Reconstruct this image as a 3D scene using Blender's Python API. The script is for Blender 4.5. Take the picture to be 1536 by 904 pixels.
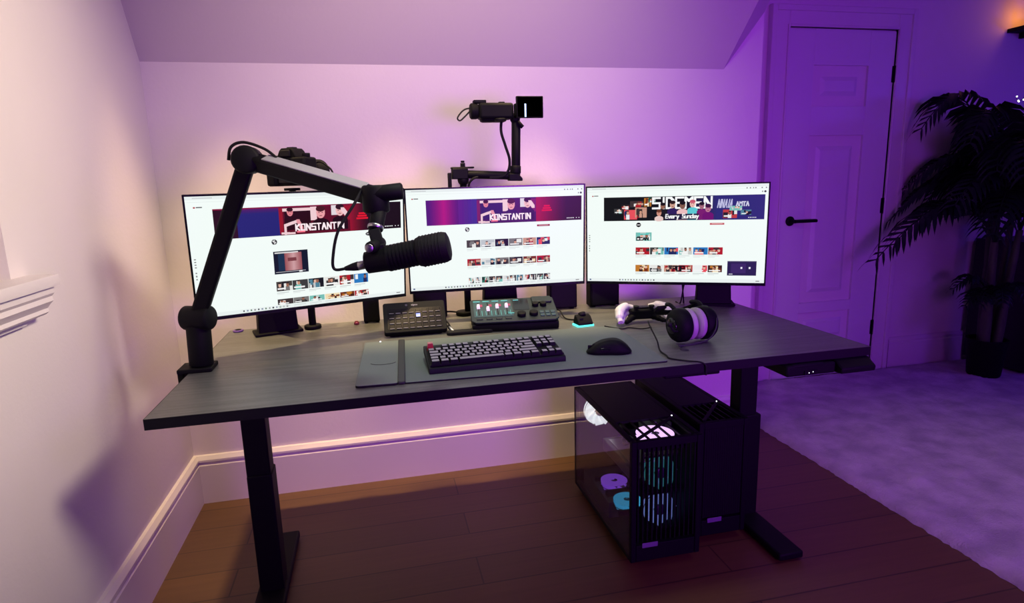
import bpy, bmesh, math, random
from mathutils import Vector, Matrix, Euler
PI = math.pi
random.seed(7)
SC = bpy.context.scene
for o in list(bpy.data.objects): bpy.data.objects.remove(o)
COL = SC.collection

# ------------------------------------------------------------------ camera
cd = bpy.data.cameras.new('camera')
cam = bpy.data.objects.new('camera', cd); COL.objects.link(cam)
cd.sensor_width = 36; cd.lens = 911.303 / 1536 * 36; cd.clip_start = .02
cam.matrix_world = Matrix.Translation((.49955, -1.34967, 1.18982)) @ Matrix.Rotation(-.21903, 4, 'Z') @ Matrix.Rotation(PI/2 - .19237, 4, 'X') @ Matrix.Rotation(-.02884, 4, 'Z')
SC.camera = cam

# ------------------------------------------------------------------ world, lights, exposure
w = bpy.data.worlds.new('world'); SC.world = w; w.use_nodes = True
w.node_tree.nodes['Background'].inputs[0].default_value = (.02, .012, .05, 1)
w.node_tree.nodes['Background'].inputs[1].default_value = .3
SC.view_settings.view_transform = 'Standard'; SC.view_settings.look = 'None'
SC.view_settings.exposure = 0; SC.view_settings.gamma = 1

def look(o, target):
    d = Vector(target) - o.location
    o.rotation_euler = d.to_track_quat('-Z', 'Y').to_euler()
def area(name, loc, target, size, power, color, sy=None, spread=180):
    l = bpy.data.lights.new(name, 'AREA'); l.energy = power; l.color = color
    l.shape = 'RECTANGLE' if sy else 'DISK'; l.size = size
    if sy: l.size_y = sy
    l.spread = math.radians(spread)
    o = bpy.data.objects.new(name, l); COL.objects.link(o); o.location = loc; look(o, target); return o
def spot(name, loc, target, power, color, angle=120, blend=.6, rad=.05):
    l = bpy.data.lights.new(name, 'SPOT'); l.energy = power; l.color = color
    l.spot_size = math.radians(angle); l.spot_blend = blend; l.shadow_soft_size = rad
    o = bpy.data.objects.new(name, l); COL.objects.link(o); o.location = loc; look(o, target); return o
WARM = (1, .83, .60)
for lx, lp in ((.05, 300), (.60, 285), (1.15, 300)):
    spot('downlight_or_fill', (lx, .66, 2.31), (lx, .93, 0), lp, (1, .72, .34), 38, .8, .05)
spot('downlight_or_fill', (1.6, -.75, 2.31), (-.238, -.12, 1.50), 430, (1, .85, .60), 56, 1.0, .32)
spot('downlight_or_fill', (.80, -.35, 2.31), (.84, 1.06, 1.52), 104, (1, .78, .60), 86, 1.0, .10)  # unseen fill spot, added to spread a warm pool over the back wall
spot('downlight_or_fill', (.75, -.20, 2.31), (.75, .16, .72), 42, (.92, 1, .86), 62, .9, .10)  # added fill without a fixture, brightens the mat and desk front
spot('downlight_or_fill', (3.0, .2, 2.31), (2.7, -.1, 0), 26, (1, .66, .80), 80, 1.0, .10)  # extra spot put in to give the rug its pinkish spill
area('magenta_led_panel', (1.6, -2.3, 1.05), (1.50, 1.06, .95), .9, 14, (.46, .050, 1.0), .6, 80)
area('violet_led_panel', (3.6, -1.7, 2.0), (3.1, 1.5, .7), 1.0, 15, (.24, .035, 1.0))
area('violet_led_bar', (4.9, .2, 1.6), (3.6, 1.68, .7), .5, 5, (.12, .03, 1.0), .1)

# ------------------------------------------------------------------ materials
def mat(name, col, rough=.5, metal=0, noise=0, nscale=40, bump=0, bscale=200, emit=None, es=0, spec=.5, stretch=None, col2=None, coat=0):
    m = bpy.data.materials.new(name); m.use_nodes = True
    nt = m.node_tree; b = nt.nodes['Principled BSDF']
    b.inputs['Base Color'].default_value = (*col, 1); b.inputs['Roughness'].default_value = rough
    b.inputs['Metallic'].default_value = metal; b.inputs['Specular IOR Level'].default_value = spec
    b.inputs['Coat Weight'].default_value = coat
    tc = nt.nodes.new('ShaderNodeTexCoord'); src = tc.outputs['Object']
    if stretch:
        mp = nt.nodes.new('ShaderNodeMapping'); mp.inputs['Scale'].default_value = stretch
        nt.links.new(src, mp.inputs[0]); src = mp.outputs[0]
    if noise or col2:
        n = nt.nodes.new('ShaderNodeTexNoise'); n.inputs['Scale'].default_value = nscale; n.inputs['Detail'].default_value = 6
        nt.links.new(src, n.inputs['Vector'])
        r = nt.nodes.new('ShaderNodeValToRGB')
        c2 = col2 or tuple(c*(1-noise) for c in col); c1 = col if col2 else tuple(min(1, c*(1+noise)) for c in col)
        r.color_ramp.elements[0].position = .35; r.color_ramp.elements[1].position = .65
        r.color_ramp.elements[0].color = (*c2, 1); r.color_ramp.elements[1].color = (*c1, 1)
        nt.links.new(n.outputs['Fac'], r.inputs[0]); nt.links.new(r.outputs[0], b.inputs['Base Color'])
    if bump:
        n2 = nt.nodes.new('ShaderNodeTexNoise'); n2.inputs['Scale'].default_value = bscale; n2.inputs['Detail'].default_value = 4
        nt.links.new(src, n2.inputs['Vector'])
        bp = nt.nodes.new('ShaderNodeBump'); bp.inputs['Strength'].default_value = bump; bp.inputs['Distance'].default_value = .004
        nt.links.new(n2.outputs['Fac'], bp.inputs['Height']); nt.links.new(bp.outputs[0], b.inputs['Normal'])
    if emit:
        b.inputs['Emission Color'].default_value = (*emit, 1); b.inputs['Emission Strength'].default_value = es
    return m
def glow(name, c, s): return mat(name, tuple(x*.3 for x in c), .4, emit=c, es=s)
M = {}
M['wall'] = mat('painted_plaster', (.74, .68, .69), .75, noise=.015, nscale=3, bump=.12, bscale=90)
M['dark_wall'] = mat('bounce_cutting_violet', (.13, .08, .20), .8, bump=.1, bscale=80)  # unseen walls, made dark violet to cut the warm bounce light
M['ceil'] = mat('painted_ceiling', (.58, .52, .55), .8, bump=.1, bscale=80)
M['trim'] = mat('satin_trim_paint', (.72, .66, .68), .38, bump=.03, bscale=60)
M['doorp'] = mat('door_paint', (.70, .68, .70), .42, bump=.04, bscale=50)
M['desk'] = mat('charcoal_woodgrain', (.145, .150, .142), .36, spec=.4, bump=.25, bscale=25, stretch=(1.6, 26, 10), nscale=2.2, col2=(.095, .098, .094))
M['edge'] = mat('dark_edge_banding', (.008, .008, .010), .65, spec=.15)
M['black'] = mat('matt_black_metal', (.0035, .004, .005), .62, spec=.16, bump=.05, bscale=400)
M['plastic'] = mat('black_plastic', (.0035, .004, .005), .65, spec=.14)
M['gloss'] = mat('gloss_black', (.004, .004, .006), .18, spec=.3)
M['rubber'] = mat('black_rubber', (.005, .005, .006), .7, spec=.25)
M['fabric'] = mat('mat_fabric', (.130, .165, .150), .80, bump=.2, bscale=900)
M['fabric2'] = mat('charging_pad_felt', (.145, .175, .162), .7, bump=.2, bscale=900)
M['ridge'] = mat('ridge_rubber', (.020, .021, .021), .6)
M['steel'] = mat('brushed_steel', (.5, .5, .52), .3, 1)
M['keyside'] = mat('keycap_black', (.006, .007, .009), .65, spec=.12)
M['keytop'] = mat('keycap_grey_top', (.30, .30, .30), .5)
M['kcase'] = mat('keyboard_case', (.010, .012, .014), .6, spec=.15)
M['red'] = mat('red_keycap', (.45, .03, .03), .25, coat=.5)
M['white'] = mat('white_plastic', (.80, .80, .82), .35)
M['leather'] = mat('ear_cushion_leather', (.40, .38, .38), .5, bump=.1, bscale=300)
M['glass'] = None
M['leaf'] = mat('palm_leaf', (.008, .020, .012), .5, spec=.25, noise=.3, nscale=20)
M['trunk'] = mat('palm_stem', (.055, .07, .035), .6, noise=.4, nscale=15, stretch=(1, 1, .2))
M['soil'] = mat('soil', (.02, .013, .01), .9, bump=.5, bscale=80)
M['teal'] = glow('teal_led', (.10, .9, .75), 1.6)
M['tealdim'] = mat('teal_lit_panel', (.010, .030, .036), .4, emit=(.03, .20, .24), es=.10)
M['tealline'] = glow('teal_line', (.15, .75, .75), .28)
M['mixtop'] = mat('mixer_faceplate', (.010, .018, .022), .45, spec=.3)
M['pinkwhite'] = glow('fader_glow', (1, .72, .95), 1.0)
M['magenta'] = glow('fader_red', (.6, .05, .2), .12)
M['white_led'] = glow('white_led', (.9, .95, 1), 2.5)
M['blue_led'] = glow('blue_meter', (.45, .62, 1), 2.2)
M['bluekey'] = glow('blue_key', (.10, .20, 1), 1.2)
M['lav_key'] = glow('lavender_key', (.42, .52, 1), .9)
M['fanwhite'] = glow('fan_glow_white', (.84, .90, .84), 1.6)
M['fanpink'] = glow('fan_glow_pink', (.84, .55, 1), 1.15)
M['fanteal'] = glow('fan_glow_teal', (.04, .24, .26), .34)
M['fanblue'] = glow('fan_glow_blue', (.14, .20, .50), .60)
M['fanpurple'] = glow('fan_glow_purple', (.26, .08, .70), .8)
M['fancyan'] = glow('fan_glow_cyan', (.05, .42, .70), .7)
M['hub'] = mat('fan_hub', (.02, .02, .05), .4)
M['board'] = mat('circuit_board', (.02, .022, .028), .5)
M['gpu'] = mat('card_shroud', (.09, .10, .10), .4)
M['label'] = mat('badge', (.16, .14, .22), .4)
M['print'] = mat('grey_print_and_highlight', (.32, .32, .34), .5)  # printed marks; also painted highlights on pad keys and boom arm cover
M['orange'] = glow('amber_light', (1, .33, .05), 5)
M['redled'] = glow('red_fairy', (1, .05, .05), 4)
M['lens'] = mat('lens_glass', (.02, .02, .04), .05, coat=1)
M['cabinet'] = mat('black_cabinet', (.012, .012, .014), .5)
M['copper'] = mat('red_cap', (.35, .06, .07), .4)
M['violet'] = mat('violet_cap', (.14, .07, .30), .4)
M['window_dark'] = mat('window_blind', (.5, .45, .55), .7)
def glassmat():
    m = bpy.data.materials.new('smoked_glass'); m.use_nodes = True; nt = m.node_tree; nt.nodes.clear()
    o = nt.nodes.new('ShaderNodeOutputMaterial'); mx = nt.nodes.new('ShaderNodeMixShader')
    t = nt.nodes.new('ShaderNodeBsdfTransparent'); t.inputs[0].default_value = (.80, .80, .84, 1)
    g = nt.nodes.new('ShaderNodeBsdfGlossy'); g.inputs['Roughness'].default_value = .04
    lw = nt.nodes.new('ShaderNodeLayerWeight'); lw.inputs['Blend'].default_value = .5; pw = nt.nodes.new('ShaderNodeMath'); pw.operation = 'POWER'; pw.inputs[1].default_value = 4
    nt.links.new(lw.outputs['Facing'], pw.inputs[0]); f = nt.nodes.new('ShaderNodeMapRange'); f.inputs['To Min'].default_value = .035; f.inputs['To Max'].default_value = .7
    nt.links.new(pw.outputs[0], f.inputs[0])
    nt.links.new(f.outputs[0], mx.inputs[0]); nt.links.new(t.outputs[0], mx.inputs[1]); nt.links.new(g.outputs[0], mx.inputs[2])
    nt.links.new(mx.outputs[0], o.inputs[0]); return m
M['glass'] = glassmat()
def floormat():
    m = mat('oak_floor', (.20, .085, .032), .48)
    nt = m.node_tree; b = nt.nodes['Principled BSDF']; tc = nt.nodes.new('ShaderNodeTexCoord')
    br = nt.nodes.new('ShaderNodeTexBrick'); br.inputs['Scale'].default_value = 1
    br.inputs['Brick Width'].default_value = 1.5; br.inputs['Row Height'].default_value = .14; br.inputs['Mortar Size'].default_value = .0025
    br.inputs['Color1'].default_value = (.135, .062, .024, 1); br.inputs['Color2'].default_value = (.108, .050, .020, 1); br.inputs['Mortar'].default_value = (.05, .022, .01, 1)
    mp = nt.nodes.new('ShaderNodeMapping'); mp.inputs['Scale'].default_value = (2, 40, 1)
    n = nt.nodes.new('ShaderNodeTexNoise'); n.inputs['Scale'].default_value = 1.5; n.inputs['Detail'].default_value = 8
    mx = nt.nodes.new('ShaderNodeMix'); mx.data_type = 'RGBA'; mx.blend_type = 'MULTIPLY'; mx.inputs[0].default_value = .35
    nt.links.new(tc.outputs['Object'], br.inputs['Vector']); nt.links.new(tc.outputs['Object'], mp.inputs[0]); nt.links.new(mp.outputs[0], n.inputs['Vector'])
    nt.links.new(br.outputs['Color'], mx.inputs[6]); nt.links.new(n.outputs['Fac'], mx.inputs[7]); nt.links.new(mx.outputs[2], b.inputs['Base Color'])
    return m
M['floor'] = floormat()
M['rug'] = mat('cream_pile', (.56, .52, .55), .95, nscale=9, col2=(.38, .35, .38), bump=1.0, bscale=160)

# ------------------------------------------------------------------ mesh helpers
WM = {}
class MB:
    def __init__(s, X=None): s.v = []; s.f = []; s.m = []; s.X = X or Matrix(); s.k = 0
    def add(s, vs, fs, X=None, k=None):
        T = s.X @ X if X is not None else s.X; b = len(s.v); kk = s.k if k is None else k
        s.v += [T @ Vector(v) for v in vs]
        for f in fs: s.f.append([b+i for i in f]); s.m.append(kk)
        return s
    def box(s, c, d, X=None, k=None, taper=1, tx=None):
        tx = taper if tx is None else tx
        x, y, z = d[0]/2, d[1]/2, d[2]/2
        vs = [(c[0]+a*x*(1 if e < 0 else tx), c[1]+b*y*(1 if e < 0 else taper), c[2]+e*z) for e in (-1, 1) for b in (-1, 1) for a in (-1, 1)]
        return s.add(vs, [(0,2,3,1),(4,5,7,6),(0,1,5,4),(2,6,7,3),(0,4,6,2),(1,3,7,5)], X, k)
    def bar(s, a, b, w, h, up=(0,0,1), k=None):          # rectangular beam from a to b
        a = Vector(a); b = Vector(b); d = b-a; L = d.length; d.normalize()
        x = d.cross(Vector(up)).normalized(); z = x.cross(d)
        X = Matrix((x, d, z)).transposed().to_4x4(); X.translation = (a+b)/2
        return s.box((0,0,0), (w, L, h), X, k)
    def lathe(s, prof, a, d, n=20, k=None, cap=True):    # prof [(t, r)] along direction d from a
        a = Vector(a); d = Vector(d).normalized(); u = d.orthogonal().normalized(); w = d.cross(u)
        vs = []
        for t, r in prof:
            for i in range(n):
                g = 2*PI*i/n; vs.append(a + d*t + (u*math.cos(g)+w*math.sin(g))*r)
        fs = [(j*n+i, j*n+(i+1) % n, (j+1)*n+(i+1) % n, (j+1)*n+i) for j in range(len(prof)-1) for i in range(n)]
        if cap: fs += [tuple(reversed(range(n))), tuple(range((len(prof)-1)*n, len(prof)*n))]
        return s.add(vs, fs, None, k)
    def cyl(s, a, b, r, r2=None, n=20, k=None):
        d = Vector(b)-Vector(a); return s.lathe([(0, r), (d.length, r if r2 is None else r2)], a, d, n, k)
    def rcyl(s, a, b, r, e=.003, n=24, k=None):          # cylinder with softened rims
        d = Vector(b)-Vector(a); L = d.length
        return s.lathe([(0, r-e), (e*.4, r-e*.4), (e, r), (L-e, r), (L-e*.4, r-e*.4), (L, r-e)], a, d, n, k)
    def tube(s, pts, r, n=8, k=None, sub=6):
        P = [Vector(p) for p in pts]
        if len(P) > 2 and sub > 1:
            Q = []
            for i in range(len(P)-1):
                p0 = P[max(i-1, 0)]; p1 = P[i]; p2 = P[i+1]; p3 = P[min(i+2, len(P)-1)]
                for j in range(sub):
                    t = j/sub; Q.append(.5*((2*p1)+(p2-p0)*t+(2*p0-5*p1+4*p2-p3)*t*t+(3*p1-p0-3*p2+p3)*t**3))
            Q.append(P[-1]); P = Q
        vs = []; u = None
        for i, p in enumerate(P):
            d = (P[min(i+1, len(P)-1)]-P[max(i-1, 0)]).normalized()
            u = d.orthogonal().normalized() if u is None else (u-d*u.dot(d)).normalized()
            w = d.cross(u); rr = r[min(int(i*len(r)/len(P)), len(r)-1)] if isinstance(r, (list, tuple)) else r
            for q in range(n):
                g = 2*PI*q/n; vs.append(p+(u*math.cos(g)+w*math.sin(g))*rr)
        m = len(P)
        fs = [(j*n+i, j*n+(i+1) % n, (j+1)*n+(i+1) % n, (j+1)*n+i) for j in range(m-1) for i in range(n)]
        fs += [tuple(reversed(range(n))), tuple(range((m-1)*n, m*n))]
        return s.add(vs, fs, None, k)
    def prism(s, poly, a, b, axis=2, X=None, k=None):    # poly 2d in the other two axes (cyclic order), extruded a..b
        n = len(poly)
        def P(u, v, t): return {2: (u, v, t), 1: (u, t, v), 0: (t, u, v)}[axis]
        vs = [P(u, v, a) for u, v in poly]+[P(u, v, b) for u, v in poly]
        fs = [tuple(range(n)), tuple(range(n, 2*n))]+[(i, (i+1) % n, n+(i+1) % n, n+i) for i in range(n)]
        return s.add(vs, fs, X, k)
    def sphere(s, c, r, sc=(1,1,1), n=16, k=None, X=None):
        vs = []; fs = []; m = n//2
        for j in range(1, m):
            for i in range(n):
                a = PI*j/m; g = 2*PI*i/n; vs.append((c[0]+r*sc[0]*math.sin(a)*math.cos(g), c[1]+r*sc[1]*math.sin(a)*math.sin(g), c[2]+r*sc[2]*math.cos(a)))
        vs += [(c[0], c[1], c[2]+r*sc[2]), (c[0], c[1], c[2]-r*sc[2])]
        for j in range(m-2):
            for i in range(n): fs.append((j*n+i, (j+1)*n+i, (j+1)*n+(i+1) % n, j*n+(i+1) % n))
        t = len(vs)-2
        for i in range(n): fs.append((t, i, (i+1) % n)); fs.append((t+1, (m-2)*n+(i+1) % n, (m-2)*n+i))
        return s.add(vs, fs, X, k)
    def torus(s, c, R, r, axis=(0,0,1), n=32, m=10, k=None, a0=0, a1=2*PI, sc=1):
        d = Vector(axis).normalized(); u = d.orthogonal().normalized(); w = d.cross(u); full = abs(a1-a0-2*PI) < 1e-6
        N = n if full else n+1; vs = []
        for i in range(N):
            g = a0+(a1-a0)*i/n; e = u*math.cos(g)+w*math.sin(g)
            for j in range(m):
                h = 2*PI*j/m; vs.append(Vector(c)+e*(R+r*math.cos(h))+d*(r*sc*math.sin(h)))
        fs = [(i*m+j, ((i+1) % N)*m+j, ((i+1) % N)*m+(j+1) % m, i*m+(j+1) % m) for i in range(n if full else n) for j in range(m)]
        return s.add(vs, fs, None, k)
    def build(s, name, mats, parent=None, bevel=0, seg=2, smooth=40):
        me = bpy.data.meshes.new(name)
        inv = WM[parent.name].inverted() if parent is not None and parent.name in WM else Matrix()
        me.from_pydata([tuple(inv @ v) for v in s.v], [], s.f)
        bm = bmesh.new(); bm.from_mesh(me); bmesh.ops.recalc_face_normals(bm, faces=bm.faces); bm.to_mesh(me); bm.free()
        for m in (mats if isinstance(mats, (list, tuple)) else [mats]): me.materials.append(M[m])
        for p, k in zip(me.polygons, s.m): p.material_index = k; p.use_smooth = True
        me.set_sharp_from_angle(angle=math.radians(smooth))
        o = bpy.data.objects.new(name, me); COL.objects.link(o)
        if parent is not None:
            o.parent = parent
            if parent.name in WM: WM[o.name] = WM[parent.name].copy()
        else: WM[o.name] = Matrix()
        if bevel:
            b = o.modifiers.new('bevel', 'BEVEL'); b.width = bevel; b.segments = seg; b.limit_method = 'ANGLE'; b.angle_limit = math.radians(40)
        return o
def thing(name, label, cat, loc=(0,0,0), rz=0, group=None):
    o = bpy.data.objects.new(name, None); COL.objects.link(o); o.location = loc; o.rotation_euler = (0,0,rz)
    o.empty_display_size = .05
    WM[o.name] = Matrix.Translation(loc) @ Matrix.Rotation(rz, 4, 'Z')
    return tag(o, label, cat, group)
def tag(o, label, cat, group=None, kind=None):
    o['label'] = label; o['category'] = cat
    if group: o['group'] = group
    if kind: o['kind'] = kind
    return o
def struct(o): o['kind'] = 'structure'; return o
def F(loc, rz=0, rx=0, ry=0): return Matrix.Translation(loc) @ Matrix.Rotation(rz, 4, 'Z') @ Matrix.Rotation(ry, 4, 'Y') @ Matrix.Rotation(rx, 4, 'X')
def dup(o, parent=None):
    c = o.copy(); COL.objects.link(c); c.parent = parent
    if o.name in WM: WM[c.name] = WM[o.name].copy()
    for ch in list(o.children): dup(ch, c)
    return c
def text(name, body, size, X, mt, parent, extrude=.0004, align='CENTER'):
    c = bpy.data.curves.new(name, 'FONT'); c.body = body; c.size = size; c.extrude = extrude; c.align_x = align; c.align_y = 'CENTER'; c.resolution_u = 3
    t = bpy.data.objects.new(name, c); COL.objects.link(t)
    me = bpy.data.meshes.new_from_object(t); bpy.data.objects.remove(t)
    inv = WM[parent.name].inverted() if parent is not None else Matrix()
    me.transform(inv @ X); me.materials.clear(); me.materials.append(M[mt])
    o = bpy.data.objects.new(name, me); COL.objects.link(o); o.parent = parent; return o

# ------------------------------------------------------------------ room shell
H = .7248; XL = -.238; YW = 1.060; ZC = 1.631; YD = 1.68; XR = 2.15; XE = 5.2; YF = -3.0; CZ = 2.35
struct(MB().box(((XL+XE)/2, (YF+YD)/2, -.05), (XE-XL+.4, YD-YF+.4, .1)).build('floor', 'floor'))
# left wall with window opening y -1.05..0.09, z 1.02..2.12
wl = MB(); T = .22
for y0, y1, z0, z1 in ((YF, -1.05, 0, CZ), (.09, YD+.1, 0, CZ), (-1.05, .09, 0, 1.0), (-1.05, .09, 2.12, CZ)):
    wl.box((XL-T/2, (y0+y1)/2, (z0+z1)/2), (T, y1-y0, z1-z0))
struct(wl.build('wall_left', 'wall'))
wb = MB(); wb.prism([(XL-.05, 0), (XR, 0), (XR, 1.86), (1.97, ZC), (XL-.05, ZC)], YW, YW+.12, 1)
wb.box((XR-.06, (YW+YD)/2, 1.2), (.12, YD-YW-.001, 2.4))
struct(wb.build('wall_back', 'wall'))
struct(MB().box(((XR-.12+XE)/2, YD+.06, CZ/2), (XE-XR+.32, .12, CZ+.1)).build('wall_far', 'wall'))
struct(MB().box((XE+.06, (YF+YD)/2, CZ/2), (.12, YD-YF+.2, CZ)).build('wall_right', 'dark_wall'))
struct(MB().box(((XL+XE)/2, YF-.06, CZ/2), (XE-XL+.2, .12, CZ)).build('wall_front', 'dark_wall'))
YS = .636
ce = MB()
ce.box(((XL+XE)/2, (YF+YS)/2, CZ+.05), (XE-XL+.2, YS-YF, .1))
ce.box(((XR+XE)/2, (YS+YD)/2, CZ+.05), (XE-XR+.2, YD-YS, .1))
ce.prism([(YW, ZC), (YW+.14, ZC), (YW+.14, CZ+.1), (YS, CZ+.1), (YS, CZ)], XL-.05, 1.97, 0)
ce.add([(1.97,YW,ZC),(XR,YW,1.86),(XR,YS,CZ),(1.97,YS,CZ),(1.97,YW+.14,ZC),(XR,YW+.14,1.86),(XR,YW+.14,CZ+.1),(1.97,YW+.14,CZ+.1),(XR,YS,CZ+.1),(1.97,YS,CZ+.1)],
       [(0,1,2),(0,2,3),(0,4,5,1),(4,7,6,5),(1,5,6,8,2),(0,3,9,7,4),(2,8,9,3),(7,9,8,6)])
struct(ce.build('ceiling', 'ceil', smooth=30))
# skirting boards: moulded profile
prof = [(0,0),(.020,0),(.020,.155),(.0165,.160),(.0165,.166),(.020,.170),(.020,.178),(.014,.186),(.010,.192),(0,.1935)]
def skirting(name, axis, face, a, b, sgn=-1):
    return struct(MB().prism([(face+sgn*u, v) for u, v in prof], a, b, axis).build(name, 'trim', smooth=25))
skirting('baseboard_back', 0, YW, XL, XR)
skirting('baseboard_left', 1, XL, YF, YW, 1)
skirting('baseboard_far', 0, YD, 3.53, XE)
skirting('baseboard_right', 1, XE, YF, YD, -1)
# window in the left wall
wn = MB()
for y0, y1, z0, z1 in ((-1.05,.09,1.02,1.06),(-1.05,.09,2.08,2.12),(-1.05,-1.01,1.06,2.08),(.05,.09,1.06,2.08),(-.50,-.46,1.06,2.08)):
    wn.box((XL-.18, (y0+y1)/2, (z0+z1)/2), (.05, y1-y0, z1-z0))
win = struct(wn.build('window_1', 'trim', bevel=.003))
MB().box((XL-.185, -.48, 1.57), (.006, 1.06, 1.04)).build('pane', 'window_dark', win)
sp = [(-.20,1.0),(.060,1.0),(.062,1.012),(.060,1.024),(-.20,1.024)]
sl = MB().prism([(XL+u, v) for u, v in sp], -1.12, .150, 1)
sl.prism([(XL+u, v) for u, v in [(-.001,1.0),(.052,1.0),(.052,.985),(.046,.978),(.048,.968),(.040,.960),(.034,.952),(.036,.944),(.028,.938),(-.001,.938)]], -1.10, .140, 1)
sl.prism([(XL+u, v) for u, v in [(-.001,.938),(.012,.938),(.012,.925),(-.001,.925)]], -1.06, .095, 1)
struct(sl.build('trim_1', 'trim', smooth=25))
# door with architrave in the far wall
DX0, DX1, DZ = 2.715, 3.395, 1.955
ar = MB()
def arch(y0, w, x0, x1, z):
    ar.box(((x0-w/2), YD-y0/2, (z+w)/2), (w, y0, z+w)); ar.box(((x1+w/2), YD-y0/2, (z+w)/2), (w, y0, z+w)); ar.box(((x0+x1)/2, YD-y0/2, z+w/2), (x1-x0, y0, w))
arch(.026, .10, DX0-.003, DX1+.003, DZ+.004); arch(.036, .03, DX0-.085, DX1+.085, DZ+.082); arch(.034, .012, DX0-.003, DX1+.003, DZ+.004)
struct(ar.build('trim_2', 'trim', bevel=.004))
dr = thing('door_1', 'white panelled interior door with black lever handle', 'door', ((DX0+DX1)/2, YD, 0)); struct(dr)
del dr['label']; del dr['category']
df = YD-.012
lf = MB()
xs = [DX0, DX0+.165, DX1-.165, DX1]; zs = [.006, .20, .395, .455, 1.40, 1.555, 1.77, DZ]
for (a, b) in ((0,1),(2,3)): lf.box(((xs[a]+xs[b])/2, df+.014, DZ/2), (xs[b]-xs[a], .034, DZ-.006))
for (a, b) in ((0,1),(2,3),(4,5),(6,7)): lf.box(((xs[1]+xs[2])/2, df+.014, (zs[a]+zs[b])/2), (xs[2]-xs[1], .034, zs[b]-zs[a]))
lf.build('door_leaf', 'doorp', dr, bevel=.0015)
for a, b in ((1,2),(3,4),(5,6)):
    z0, z1 = zs[a], zs[b]; pn = MB(); x0, x1 = xs[1], xs[2]
    pn.box(((x0+x1)/2, df+.020, (z0+z1)/2), (x1-x0, .010, z1-z0))
    pn.add([(x0+.05,df+.015,z0+.05),(x1-.05,df+.015,z0+.05),(x1-.05,df+.015,z1-.05),(x0+.05,df+.015,z1-.05),(x0+.08,df+.002,z0+.08),(x1-.08,df+.002,z0+.08),(x1-.08,df+.002,z1-.08),(x0+.08,df+.002,z1-.08)] if z1-z0 > .2 else
           [(x0+.04,df+.015,z0+.04),(x1-.04,df+.015,z0+.04),(x1-.04,df+.015,z1-.04),(x0+.04,df+.015,z1-.04),(x0+.06,df+.002,z0+.06),(x1-.06,df+.002,z0+.06),(x1-.06,df+.002,z1-.06),(x0+.06,df+.002,z1-.06)],
           [(0,1,5,4),(1,2,6,5),(2,3,7,6),(3,0,4,7),(4,5,6,7)])
    pn.build('door_panel', 'doorp', dr, smooth=20)
hd = MB().rcyl((2.785,df-.003,.935),(2.785,df-.014,.935),.027).cyl((2.785,df-.014,.935),(2.785,df-.052,.935),.010)
hd.tube([(2.785,df-.050,.935),(2.83,df-.052,.935),(2.90,df-.050,.935),(2.925,df-.048,.934)],.0095,10)
hd.build('door_handle', 'black', dr)
for z in (1.727, 1.0, .274):
    MB().rcyl((3.402,df-.008,z-.045),(3.402,df-.008,z+.045),.008,.002).box((3.402,df-.001,z),(.034,.006,.088)).build('hinge', 'black', dr)

# ------------------------------------------------------------------ rug
def rug():
    nx, ny = 190, 240; x0, x1, y0, y1 = 2.24, 4.95, -1.75, 1.65
    rnd = random.Random(3); vs = []; fs = []
    blobs = [(rnd.uniform(x0,x1), rnd.uniform(y0,y1), rnd.uniform(.03,.09), rnd.uniform(-.008,.012)) for _ in range(420)]
    g = [[0]*(ny+1) for _ in range(nx+1)]
    for bx, by, r, a in blobs:
        i0, i1 = int((bx-2*r-x0)/(x1-x0)*nx), int((bx+2*r-x0)/(x1-x0)*nx)+1; j0, j1 = int((by-2*r-y0)/(y1-y0)*ny), int((by+2*r-y0)/(y1-y0)*ny)+1
        for i in range(max(0,i0), min(nx,i1)+1):
            for j in range(max(0,j0), min(ny,j1)+1):
                d2 = ((x0+(x1-x0)*i/nx-bx)**2+(y0+(y1-y0)*j/ny-by)**2)/(r*r); g[i][j] += a*math.exp(-d2*1.3)
    for i in range(nx+1):
        for j in range(ny+1):
            e = min(i, nx-i, j, ny-j); ed = min(1, e/3)
            vs.append((x0+(x1-x0)*i/nx+rnd.uniform(-.003,.003)+(0 if e else rnd.uniform(-.003,.003)), y0+(y1-y0)*j/ny, .001+(.022+max(-.012,g[i][j])+rnd.uniform(-.003,.003))*ed**.5))
    for i in range(nx):
        for j in range(ny): a = i*(ny+1)+j; fs.append((a, a+ny+1, a+ny+2, a+1))
    m = MB(); m.add(vs, fs); return m
tag(rug().build('rug', 'rug', smooth=180), 'large pale deep-pile rug covering the floor in front of the door', 'rug')

# ------------------------------------------------------------------ desk
D = .827; W = 1.8
dk = thing('standing_desk', 'long charcoal wood-grain standing desk on black metal legs', 'desk', (.9, .41, 0))
top = MB().box((.9, D/2, H-.0125), (W, D, .025)).build('desktop', 'desk', dk, bevel=.0015)
eb = MB().box((.9, -.0004, H-.0125), (W, .0012, .024)); eb.box((-.0004,D/2,H-.0125),(.0012,D,.024)); eb.box((1.8004,D/2,H-.0125),(.0012,D,.024))
eb.build('edge_band', 'edge', dk)
for x, xu in ((.133, .131), (1.704, 1.694)):
    lg = MB().box((xu, .41, .54), (.065, .062, .33)); lg.box((x, .41, .21), (.074 if x > 1 else .068, .074, .37))
    l = lg.build('leg', 'black', dk, bevel=.004)
    MB().box((x, .415, .0175), (.085, .56, .025)).build('foot', 'black', l, bevel=.006)
    for yy in (.17, .66): MB().rcyl((x, yy, 0), (x, yy, .006), .018, .001).build('foot_pad', 'rubber', l)
    MB().box((xu, .41, H-.04), (.10, .60, .028)).build('side_bracket', 'black', l, bevel=.003)
for yy in (.36, .47): MB().box((.9, yy, H-.043), (1.56, .04, .035)).build('cross_beam', 'black', dk, bevel=.002)
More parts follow.
